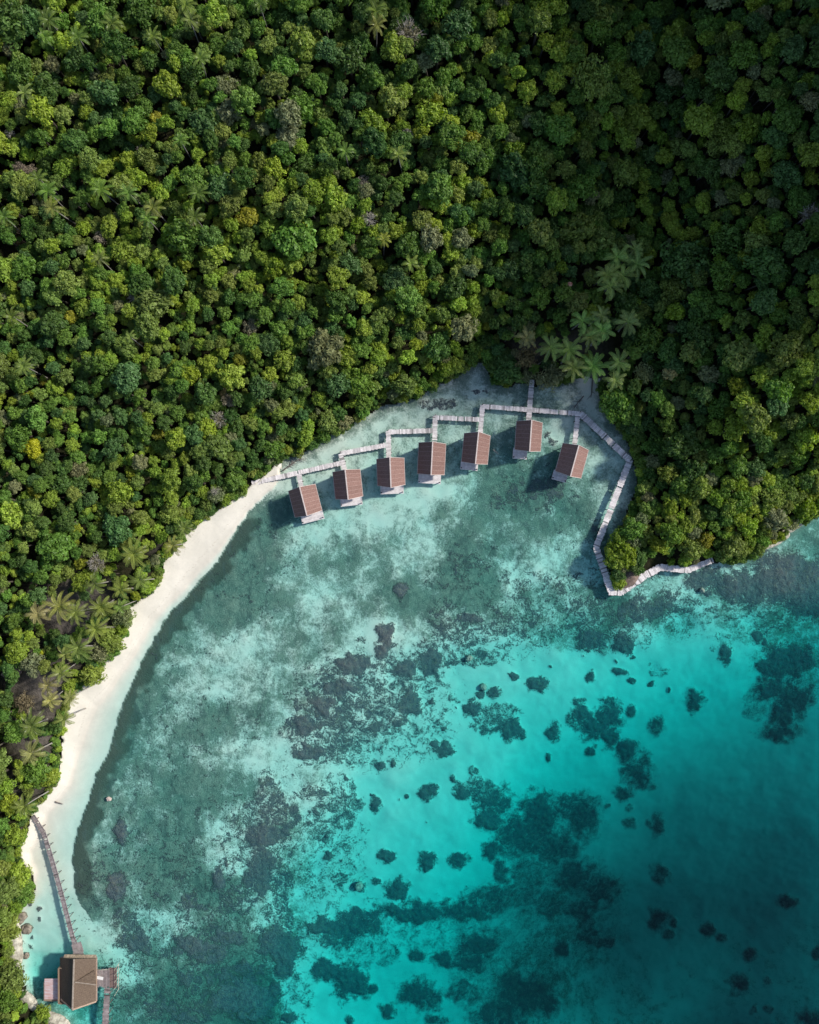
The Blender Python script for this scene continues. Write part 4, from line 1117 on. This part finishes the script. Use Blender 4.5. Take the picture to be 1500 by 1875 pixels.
# trees that stand out in the photo: px, py, radius px, colour, kind (b broad, a airy, r round)
HAND = [(62, 820, 16, "yellow", "b"), (1147, 1016, 20, "lime green", "b"), (1128, 1022, 22, "yellow-green", "b"), (520, 660, 20, "yellow-green", "b"), (545, 750, 11, "lime green", "b"), (1085, 152, 40, "olive", "a"),
        (1165, 215, 26, "yellow-green", "b"), (1150, 245, 18, "olive", "b"), (455, 400, 20, "golden", "b"), (870, 424, 18, "yellow-green", "b"), (285, 217, 16, "golden", "r"), (405, 345, 30, "blue-green", "b"),
        (430, 350, 20, "olive", "b"), (195, 172, 28, "blue-green", "b"), (640, 485, 24, "blue-green", "b"), (215, 968, 30, "blue-green", "b"), (945, 312, 32, "blue-green", "b"), (285, 555, 36, "olive", "b"),
        (20, 45, 45, "dark green", "b"), (260, 20, 32, "dark green", "b"), (340, 435, 36, "mid-green", "b"), (540, 440, 36, "mid-green", "b"), (610, 365, 28, "yellow-green", "b"), (595, 640, 36, "greyish green", "b"),
        (630, 395, 22, "olive", "b"), (690, 215, 12, "yellow-green", "r"), (790, 210, 30, "yellow-green", "b"), (680, 225, 26, "yellow-green", "b"), (560, 85, 32, "olive", "b"), (640, 110, 34, "dark green", "b"),
        (755, 328, 12, "olive", "r"), (855, 260, 24, "golden", "b"), (910, 210, 22, "yellow-green", "b"), (1060, 420, 30, "olive", "b"), (1095, 25, 26, "olive", "b"), (1140, 130, 20, "olive", "b"), (1310, 230, 24, "olive", "b"),
        (1400, 303, 14, "lime green", "b"), (1240, 200, 20, "dark green", "b"), (1250, 480, 48, "dark green", "b"), (1235, 530, 30, "olive", "b"), (1400, 485, 40, "dark green", "b"), (1290, 560, 26, "mid-green", "b"),
        (1330, 440, 34, "dark green", "b"), (1070, 545, 17, "mid-green", "r"), (1190, 625, 28, "mid-green", "b"), (1280, 620, 32, "dark green", "b"), (1360, 650, 30, "olive", "b"), (1285, 665, 18, "mid-green", "b"), (1470, 600, 18, "yellow-green", "b"),
        (1310, 750, 20, "mid-green", "b"), (1440, 640, 30, "olive", "b"), (1130, 735, 32, "mid-green", "b"), (1155, 760, 22, "mid-green", "b"), (1245, 815, 30, "dark green", "b"), (1350, 855, 22, "mid-green", "b"), (1475, 800, 24, "yellow-green", "b"), (1445, 770, 20, "olive", "b"),
        (1420, 950, 26, "greyish green", "b"), (1342, 1000, 24, "olive", "b"), (1172, 1022, 15, "dark green", "b"), (1290, 990, 18, "golden", "b"), (1230, 975, 22, "mid-green", "b"), (1160, 970, 24, "mid-green", "b"),
        (930, 680, 26, "dark green", "b"), (910, 672, 18, "dark green", "b"), (865, 655, 14, "mid-green", "b"), (835, 670, 16, "yellow-green", "b"), (800, 635, 28, "dark green", "b"), (660, 700, 26, "mid-green", "b"), (740, 705, 24, "olive", "b"),
        (600, 770, 18, "olive", "b"), (560, 800, 18, "yellow-green", "b"), (500, 820, 20, "mid-green", "b"), (430, 880, 18, "mid-green", "b"), (395, 905, 16, "greyish green", "a"), (330, 960, 16, "mid-green", "b"), (205, 1175, 24, "olive", "b"), (225, 1125, 22, "greyish green", "b"),
        (185, 1195, 22, "greyish green", "a"), (170, 1235, 22, "olive", "b"), (70, 1410, 26, "mid-green", "b"), (90, 1420, 20, "yellow-green", "b"), (20, 1470, 22, "lime green", "b"), (30, 1530, 22, "yellow-green", "b"), (35, 1600, 24, "yellow-green", "b"), (15, 1630, 26, "olive", "b"), (45, 1635, 18, "mid-green", "b"),
        (15, 1700, 22, "olive", "b"), (25, 1790, 26, "olive", "b"), (15, 1830, 24, "mid-green", "b"), (80, 1853, 14, "yellow-green", "b"), (60, 1215, 22, "greyish green", "b"), (78, 1196, 6, "yellow", "r"), (15, 1190, 10, "golden", "r"), (45, 1285, 22, "brownish", "a"), (30, 1340, 24, "mid-green", "b"),
        (150, 1030, 14, "golden", "b"), (100, 1000, 30, "mid-green", "b"), (20, 940, 26, "yellow-green", "b"), (220, 900, 28, "yellow-green", "b"), (65, 895, 16, "golden", "b"), (130, 580, 14, "golden", "r"), (155, 565, 18, "yellow-green", "b"), (235, 690, 26, "blue-green", "b"),
        (330, 680, 20, "mid-green", "r"), (250, 785, 16, "yellow-green", "r"), (305, 633, 10, "olive", "r"), (290, 640, 11, "olive", "r"), (425, 690, 26, "yellow-green", "b"), (440, 660, 16, "golden", "b"), (380, 785, 24, "yellow-green", "b"), (290, 795, 12, "golden", "b"),
        (965, 655, 24, "brownish", "a"), (1010, 690, 30, "greyish green", "a"), (965, 690, 16, "greyish green", "a"), (968, 600, 18, "greyish green", "a"), (1003, 600, 12, "lime green", "b"), (1000, 640, 10, "brownish", "a"), (1040, 650, 10, "mid-green", "b"), (985, 280, 24, "mid-green", "b"), (235, 1010, 14, "dark green", "b"),
        (1180, 685, 20, "greyish green", "a"), (460, 600, 17, "beige", "a"), (187, 435, 15, "beige", "a"), (38, 308, 15, "beige", "a"), (57, 312, 12, "beige", "a"), (420, 735, 14, "beige", "a"), (665, 335, 14, "beige", "a"), (860, 320, 0, "olive", "a"), (400, 220, 20, "olive", "b"), (420, 205, 26, "greyish green", "b"), (415, 160, 24, "greyish green", "a")]
HAND = [h for h in HAND if h[2] > 0]
DEADT = [(745, 63, 30, "big bleached leafless tree near the top of the forest"), (745, 246, 13, "small grey leafless tree above a lone palm"), (678, 402, 15, "white bare tree beside a bright yellow-green palm"), (402, 768, 18, "grey bare tree on the slope behind the beach"),
         (178, 1030, 20, "bare grey branches overhanging the dark beach clearing"), (1480, 395, 24, "grey twiggy tree near the right edge in deep shade"), (20, 245, 10, "pale bare sapling near the left edge"), (258, 275, 9, "small pale bare tree between round yellow-green crowns"), (395, 900, 9, "grey bare shrub leaning over the beach's top"), (245, 545, 14, "fallen grey limbs beside a broad olive tree")]
PALMXY = [(90, 37, 22), (82, 68, 18), (143, 68, 20), (205, 43, 24), (340, 10, 22), (348, 37, 20), (367, 107, 20), (280, 66, 16), (45, 170, 20), (330, 257, 17), (70, 327, 20), (87, 350, 22), (185, 347, 22), (235, 353, 20), (363, 352, 18), (280, 380, 20), (270, 400, 18),
          (95, 380, 18), (357, 397, 19), (8, 397, 18), (182, 473, 18), (688, 20, 24), (690, 46, 20), (632, 277, 18), (730, 283, 20), (703, 438, 15), (752, 483, 18), (23, 580, 18), (43, 670, 17), (238, 617, 13), (476, 8, 16), (562, 752, 0),
          (1130, 471, 26), (1162, 457, 20), (1166, 484, 27), (1113, 503, 24), (1118, 524, 26), (1141, 505, 24), (1066, 588, 24), (1101, 577, 20), (1102, 604, 28), (1149, 589, 26), (965, 619, 22), (1009, 636, 26), (1042, 641, 26), (1082, 617, 22), (1049, 673, 26), (1086, 671, 28), (1133, 663, 25), (1127, 695, 22),
          (245, 1014, 26), (317, 999, 20), (339, 967, 16), (174, 1070, 22), (221, 1079, 22), (256, 1063, 22), (186, 1111, 24), (221, 1111, 18), (110, 1111, 28), (138, 1121, 22), (69, 1124, 24), (176, 1151, 22), (144, 1185, 24), (120, 1198, 20), (112, 1232, 20), (88, 1255, 20), (92, 1283, 20),
          (128, 1278, 16), (59, 1329, 25), (118, 1316, 20), (58, 1380, 24), (45, 1476, 20)]
PALMXY = [p for p in PALMXY if p[2] > 0]

# ------------------------------------------------------------------ where every tree stands
def place(px_, py_, zoff):
    """world point whose picture is (px_,py_) and which is zoff above the ground beneath it"""
    zz = zoff + 2
    for _ in range(7):
        q = P(px_, py_, zz)
        gz = z_at(750 + q.x / .115, 937.5 - q.y / .115)
        zz = .5 * zz + .5 * (gz + zoff)
    return P(px_, py_, zz), gz


trees = []          # world x, y, z(crown centre), radius m, colour, kind, apparent px, py, apparent radius, ground z
taken = []
for (x, y, r, col, kind) in HAND:
    rm = r * .1085
    near_sea = float(shore_info(np.array([x * 1.]), np.array([y * 1.]))[0][0]) < 45
    q, gz = place(x, y, (.9 + rm * .75) if near_sea else 2.2 + rm * .9)
    rm = r * (H - q.z) / F
    trees.append((q.x, q.y, q.z, rm, col, kind, x, y, r, gz)); taken.append((q.x, q.y, rm))
PAL = []
for (x, y, r) in PALMXY:
    zoff = 8.5 if y > 420 else 9.0
    q, gz = place(x, y, zoff); rm = r * (H - q.z) / F * 1.12
    PAL.append((q, gz, rm, x, y)); taken.append((q.x, q.y, rm * .85))
DED = []
for (x, y, r, lab) in DEADT:
    q, gz = place(x, y, 4.5); rm = r * (H - q.z) / F
    DED.append((q, gz, rm, lab, x, y)); taken.append((q.x, q.y, rm * .8))
TK = [tuple(t) for t in taken]
rs = np.random.RandomState(11)
XMIN, XMAX, YMIN, YMAX = -124, 124, -124, 142
cand = 80000
X_, Y_ = rs.uniform(XMIN, XMAX, cand), rs.uniform(YMIN, YMAX, cand)
pcx, pcy = 750 + X_ / .115, 937.5 - Y_ / .115
cdist, cin = shore_info(pcx, pcy)
zg = land_height(pcx, pcy, np.where(cin, cdist, 0))
patch = fbm(X_ / 26. + 7, Y_ / 26. + 3, 71, 3)
patch2 = fbm(X_ / 14. + 70, Y_ / 14. + 13, 73, 3)
CLEAR = [(968, 648, 22), (150, 1115, 40), (200, 1075, 22), (95, 1235, 36), (105, 1290, 26), (24, 1230, 26), (1043, 521, 14), (1078, 690, 26), (1040, 655, 24), (1100, 640, 30), (1060, 610, 16), (60, 1355, 24), (1120, 515, 20), (1155, 1057, 12), (250, 1035, 20), (1000, 650, 20)]
ok = cin.copy()
for (x, y, r) in CLEAR:
    ok &= (np.hypot(pcx - x, pcy - y) > r)
tx = np.array([t[0] for t in TK]); ty = np.array([t[1] for t in TK]); tr_ = np.array([t[2] for t in TK])
BX = list(tx); BY = list(ty); BR = list(tr_)
cell = {}
def cadd(x, y, r): cell.setdefault((int(x // 4), int(y // 4)), []).append((x, y, r))
for x, y, r in TK: cadd(x, y, r)
def clash(x, y, r, k):
    ci, cj = int(x // 4), int(y // 4)
    for a in range(ci - 2, ci + 3):
        for b in range(cj - 2, cj + 3):
            for (u, v, w) in cell.get((a, b), ()):
                if (u - x) ** 2 + (v - y) ** 2 < (k * (r + w)) ** 2: return True
    return False
names, probs = [m[0] for m in MIX], np.array([m[1] for m in MIX]); probs = probs / probs.sum()
RUNPTS = np.array([np.array(a) + (np.array(b) - np.array(a)) * t for a, b, w in RUNS[:-1] + [((60, 1494), (79.5, 1524), 1)] for t in np.linspace(0, 1, 30)])
def on_run(ax_, ay_, ar_):
    return np.min(np.hypot(RUNPTS[:, 0] - ax_, RUNPTS[:, 1] - ay_)) < ar_ * .8 + 5

szs = np.concatenate([rs.uniform(1.8, 2.9, 1800), rs.uniform(1.1, 1.75, 27000), rs.uniform(.6, 1.15, cand - 28800)])
for n in range(cand):
    if not ok[n]: continue
    x, y = X_[n], Y_[n]
    r = szs[n]
    if pcx[n] < 620 and pcy[n] > 330: r *= .9      # lower, denser growth on the western slope
    if cdist[n] * .115 < r * .2: continue
    if clash(x, y, r, .53 if r > 1.2 else .46): continue
    cadd(x, y, r)
    sh = np.array(probs)
    if patch[n] > .55: sh = sh * np.array([1.6, 1.5, .7, .5, .5, 1.5, 1.2, 1.5])
    elif patch[n] < .44: sh = sh * np.array([.5, .7, 1.3, 1.8, 1.6, .3, .7, .3])
    col = names[rs.choice(len(names), p=sh / sh.sum())]
    hz = 1.4 + r * rs.uniform(.9, 1.9) + rs.uniform(0, 2.4) * (r > 1.2)
    if cdist[n] * .115 < 5: hz = min(hz, .7 + r * .8)
    if pcx[n] > 1080 and pcy[n] > 840: hz = min(hz, .8 + r * .8 + .12 * cdist[n] * .115)
    zc = zg[n] + hz
    k = F / (H - zc)
    if on_run(750 + x * k, 937.5 - y * k, r * k): continue
    trees.append((x, y, zc, r, col, 'b' if r > 1.05 else 'r', 750 + x * k, 937.5 - y * k, r * k, zg[n]))
# low shore bushes leaning over the water's edge
cp = np.array(CANOPY, float)
for a_, b_ in zip(cp[:-1], cp[1:]):
    L_ = np.hypot(*(b_ - a_)); m_ = int(L_ / 9)
    for i_ in range(m_):
        q_ = a_ + (b_ - a_) * (i_ + rs.rand()) / m_
        if not (-60 < q_[0] < 1560 and q_[1] < 1900): continue
        if any(np.hypot(q_[0] - cx_, q_[1] - cy_) < r_c for cx_, cy_, r_c in [(1085, 692, 22), (1153, 1060, 16), (28, 1725, 38), (55, 1835, 16), (1405, 1000, 14), (1448, 968, 18)]): continue
        nrm_ = np.array([-(b_ - a_)[1], (b_ - a_)[0]]) / (L_ + 1e-6)
        if not inside(np.array([q_[0] + nrm_[0] * 6]), np.array([q_[1] + nrm_[1] * 6]), LAND)[0]: nrm_ = -nrm_
        q_ = q_ + nrm_ * rs.uniform(-1, 9)
        w_ = P(q_[0], q_[1], 0); r_b = rs.uniform(.7, 1.45)
        zc = .35 + r_b * .55; k = F / (H - zc)
        if on_run(750 + w_.x * k, 937.5 - w_.y * k, r_b * k): continue
        trees.append((w_.x, w_.y, zc, r_b, names[rs.choice(4, p=[.2, .3, .3, .2])], 'r', 750 + w_.x * k, 937.5 - w_.y * k, r_b * k, .05))
inframe = lambda t: -4 < t[6] < 1504 and -4 < t[7] < 1879
order_ = sorted([t for t in trees if inframe(t)], key=lambda t: -t[8])
hand_set = set((round(h[0]), round(h[1])) for h in HAND)
hand = [t for t in order_ if (round(t[6]), round(t[7])) in hand_set]
NTREE = 300
indiv = hand + [t for t in order_ if (round(t[6]), round(t[7])) not in hand_set][:NTREE - len(hand)]
iset = set(id(t) for t in indiv)
rest = [t for t in trees if id(t) not in iset]

# ------------------------------------------------------------------ labels that single each plant out
ANCH = [((545, 800), "behind the first bungalow"), ((640, 745), "behind the second bungalow"), ((735, 700), "behind the third bungalow"), ((800, 670), "behind the fourth bungalow"), ((880, 620), "behind the fifth bungalow"),
        ((965, 645), "at the boardwalk's shore landing"), ((1050, 640), "beside the shaded sand cove"), ((1150, 770), "beside the boardwalk's inner bend"), ((1150, 1010), "on the tip of the wooded point"), ((1250, 960), "on the wooded point"), ((1380, 950), "on the point's sunny south shore"),
        ((1400, 820), "on the shoulder of the wooded point"), ((1260, 700), "in the shade east of the cove"), ((1430, 650), "on the shaded eastern slope"), ((1300, 480), "in the dark eastern hollow"), ((1430, 300), "high in the dark eastern forest"), ((1250, 150), "in the dark top right corner"),
        ((1120, 480), "around the palm grove in the hollow"), ((1040, 340), "in the valley above the palm grove"), ((950, 480), "on the slope left of the palm grove"), ((850, 250), "on the upper middle slope"), ((900, 70), "along the top edge, right of middle"), ((650, 70), "beside the big bleached tree"),
        ((450, 80), "along the top edge, left of middle"), ((120, 80), "in the top left corner"), ((150, 300), "in the upper left palms"), ((330, 330), "among scattered palms at upper left"), ((550, 300), "on the slope below the bleached tree"), ((700, 420), "around the small white bare tree"), ((520, 520), "in mid-forest"), ((760, 560), "on the slope above the fourth bungalow"),
        ((620, 620), "on the slope above the second bungalow"), ((330, 580), "around the fallen grey limbs"), ((120, 560), "on the left-edge slope"), ((90, 760), "around the bright yellow tree"), ((280, 760), "on the slope above the beach"), ((440, 720), "around the grey bare tree"), ((420, 880), "at the beach's top end"), ((250, 930), "behind the upper beach"), ((70, 950), "deep behind the beach"),
        ((220, 1090), "in the beach palm clearing"), ((110, 1190), "around the dark beach clearing"), ((70, 1340), "behind the middle of the beach"), ((50, 1500), "beside the beach jetty"), ((30, 1620), "beside the boulder cove"), ((30, 1790), "on the cliff opposite the hut")]
ORD = ["first", "second", "third", "fourth", "fifth", "sixth", "seventh", "eighth", "ninth", "tenth", "eleventh", "twelfth", "thirteenth", "fourteenth"]
NUM = ["", "", "two", "three", "four", "five", "six", "seven", "eight", "nine"]


def near(x, y): return min(ANCH, key=lambda a: (a[0][0] - x) ** 2 + (a[0][1] - y) ** 2)[1]


def label_all(items, word):
    """items: list of (base adjectives, px, py) -> unique labels"""
    keys = {}
    for i, (adj, x, y) in enumerate(items): keys.setdefault((adj, near(x, y)), []).append(i)
    out = [None] * len(items)
    for (adj, reg), ids in keys.items():
        ids.sort(key=lambda i: items[i][1]); k = len(ids)
        for j, i in enumerate(ids):
            s = f"{adj} {word} {reg}"
            if k > 1:
                s += (", the left one" if j == 0 else ", the right one") if k == 2 else (f", {ORD[j]} of {NUM[k]} from left" if k < 10 else f", {ORD[min(j, 13)]} from left")
            out[i] = s
    return out


def sizeword(r): return "broad" if r > 27 else ("rounded" if r > 20 else "small")


labels = label_all([(f"{sizeword(t[8])} {t[4]}{' thin-leaved' if t[5] == 'a' else ''}", t[6], t[7]) for t in indiv], "tree")
rj = random.Random(9)
crown_sources, trunk_sources = {}, {}
for t, lab in zip(indiv, labels):
    x, y, zc, r, col, kind, ax, ay, ar, gz = t
    root = empty("forest_tree", (x, y, gz)); tag(root, lab, "tree", "trees of the hillside forest")
    if kind == 'a': me = rj.choice(AIRY)
    elif kind == 'r': me = rj.choice(CROWNS[6:8])
    else: me = rj.choice(CROWNS[:6])
    c = link(bpy.data.objects.new("crown", me), root); c.location = (0, 0, zc - gz); c.scale = (r * rj.uniform(.85, 1.15), r * rj.uniform(.85, 1.15), r * rj.uniform(.9, 1.2)); c.rotation_euler = (rj.uniform(-.12, .12), rj.uniform(-.12, .12), rj.uniform(0, 6.28))
    b = np.array(TINTS[col]) * rj.uniform(.82, 1.2) * np.array([rj.uniform(.92, 1.08), 1, rj.uniform(.85, 1.15)])
    c["tint"] = [float(v) for v in b]
    tk_ = link(bpy.data.objects.new("trunk", rj.choice(TRUNKS)), root); tk_.location = (0, 0, zc - gz)
    tk_.scale = (r * .85, r * .85, max(.4, (zc - gz) / 3.0 * 1.05)); tk_.rotation_euler = (0, 0, rj.uniform(0, 6.28))
    crown_sources.setdefault(me.name, c); trunk_sources.setdefault(tk_.data.name, tk_)

plabels = label_all([("coconut", x, y) for q, gz, rm, x, y in PAL], "palm")
for k, ((q, gz, rm, x, y), lab) in enumerate(zip(PAL, plabels)):
    root = empty("coconut_palm", (q.x, q.y, gz)); tag(root, lab, "palm", "coconut palms in the forest and along the beach")
    i = rj.randrange(4)
    c = link(bpy.data.objects.new("crown", PALMS[i]), root); c.location = (0, 0, q.z - gz); c.scale = (rm, rm, rm); c.rotation_euler = (rj.uniform(-.15, .15), rj.uniform(-.15, .15), rj.uniform(0, 6.28))
    shade = (.25, .36, .10) if x > 900 else (rj.choice([(.21, .25, .055), (.18, .24, .05), (.25, .26, .07), (.27, .26, .09)]) if y > 900 else rj.choice([(.16, .23, .045), (.14, .21, .04), (.19, .23, .055)]))
    if (x, y) in ((703, 438),): shade = (.24, .26, .04)
    if (x, y) in ((88, 1255), (965, 619)): shade = (.26, .25, .09)
    c["tint"] = [float(v) * rj.uniform(.88, 1.12) for v in shade]
    tk_ = link(bpy.data.objects.new("trunk", PTRUNKS[i]), root); tk_.location = (0, 0, q.z - gz); tk_.scale = (rm, rm, (q.z - gz) / 2.85)
    tk_.rotation_euler = (0, 0, rj.uniform(0, 6.28))

for k, (q, gz, rm, lab, x, y) in enumerate(DED):
    root = empty("bare_tree", (q.x, q.y, gz)); tag(root, lab, "tree", "bare grey trees in the forest")
    b_ = link(bpy.data.objects.new("branches", TWIGS[k % 2]), root); b_.location = (0, 0, q.z - gz); b_.scale = (rm, rm, max(rm, (q.z - gz) / 3.0)); b_.rotation_euler = (0, 0, k * 1.3)
    if rm > 1.7:
        c = link(bpy.data.objects.new("crown", AIRY[1]), root); c.location = (0, 0, q.z - gz); c.scale = (rm * .85, rm * .8, rm * .8); c["tint"] = [.26, .24, .15]

# ------------------------------------------------------------------ the rest of the forest: one object that scatters the crowns above
def forest(points, srcs, name, label):
    pts = np.array([(t[0], t[1], t[2]) for t in points], np.float32)
    me = bpy.data.meshes.new(name); me.vertices.add(len(pts)); me.vertices.foreach_set("co", pts.ravel())
    r_ = np.random.RandomState(77); n = len(pts)
    sc = np.array([(t[3], t[3], t[3]) for t in points], np.float32); sc[:, 2] *= r_.uniform(.9, 1.25, n); sc[:, :2] *= r_.uniform(.85, 1.22, (n, 2))
    rot = np.stack([r_.uniform(-.12, .12, n), r_.uniform(-.12, .12, n), r_.uniform(0, 6.28, n)], 1).astype(np.float32)
    tint = np.array([TINTS[t[4]] for t in points]) * r_.uniform(.78, 1.22, (n, 1)); tint[:, 0] *= r_.uniform(.88, 1.12, n)
    idx = np.array([r_.randint(0, len(srcs)) for t in points], np.int32)
    me.attributes.new("scl", 'FLOAT_VECTOR', 'POINT').data.foreach_set("vector", sc.ravel())
    me.attributes.new("rot", 'FLOAT_VECTOR', 'POINT').data.foreach_set("vector", rot.ravel())
    me.attributes.new("tint", 'FLOAT_VECTOR', 'POINT').data.foreach_set("vector", tint.astype(np.float32).ravel())
    me.attributes.new("idx", 'INT', 'POINT').data.foreach_set("value", idx)
    ob = link(bpy.data.objects.new(name, me))
    ng = bpy.data.node_groups.new(name, 'GeometryNodeTree')
    ng.interface.new_socket("Geometry", in_out='INPUT', socket_type='NodeSocketGeometry'); ng.interface.new_socket("Geometry", in_out='OUTPUT', socket_type='NodeSocketGeometry')
    gi, go = ng.nodes.new("NodeGroupInput"), ng.nodes.new("NodeGroupOutput")
    jn = ng.nodes.new("GeometryNodeJoinGeometry")
    for s, tk_ in srcs:
        jj = ng.nodes.new("GeometryNodeJoinGeometry")
        for o in (s, tk_):
            if o is None: continue
            oi = ng.nodes.new("GeometryNodeObjectInfo"); oi.transform_space = 'ORIGINAL'; oi.inputs["Object"].default_value = o
            ng.links.new(oi.outputs["Geometry"], jj.inputs[0])
        g2 = ng.nodes.new("GeometryNodeGeometryToInstance"); ng.links.new(jj.outputs[0], g2.inputs[0]); ng.links.new(g2.outputs[0], jn.inputs[0])
    ip = ng.nodes.new("GeometryNodeInstanceOnPoints"); ip.inputs["Pick Instance"].default_value = True
    def na(nm, typ):
        a = ng.nodes.new("GeometryNodeInputNamedAttribute"); a.data_type = typ; a.inputs[0].default_value = nm
        return a.outputs[0]
    ng.links.new(gi.outputs[0], ip.inputs["Points"]); ng.links.new(jn.outputs[0], ip.inputs["Instance"])
    ng.links.new(na("idx", 'INT'), ip.inputs["Instance Index"]); ng.links.new(na("scl", 'FLOAT_VECTOR'), ip.inputs["Scale"])
    e2r = ng.nodes.new("FunctionNodeEulerToRotation"); ng.links.new(na("rot", 'FLOAT_VECTOR'), e2r.inputs[0]); ng.links.new(e2r.outputs[0], ip.inputs["Rotation"])
    m2p = ng.nodes.new("GeometryNodeMeshToPoints"); ng.links.new(gi.outputs[0], m2p.inputs[0]); ng.links.new(m2p.outputs[0], ip.inputs["Points"])
    ng.links.new(ip.outputs[0], go.inputs[0])
    md = ob.modifiers.new("scatter", 'NODES'); md.node_group = ng
    return tag(ob, label, "forest", kind="stuff")


tl_ = list(trunk_sources.values())
big = [(crown_sources[m.name], tl_[i % len(tl_)]) for i, m in enumerate(CROWNS[:6]) if m.name in crown_sources]
sml = [(crown_sources[m.name], tl_[i % len(tl_)]) for i, m in enumerate(CROWNS[2:8]) if m.name in crown_sources]
forest([t for t in rest if t[3] >= 1.05], big, "forest", "dense evergreen forest of smaller trees filling the hillside between the big crowns")
forest([t for t in rest if t[3] < 1.05], sml, "undergrowth", "low round undergrowth filling the gaps beneath the forest crowns")
print("trees", len(trees), "individual", len(indiv), "rest", len(rest), "palms", len(PAL))
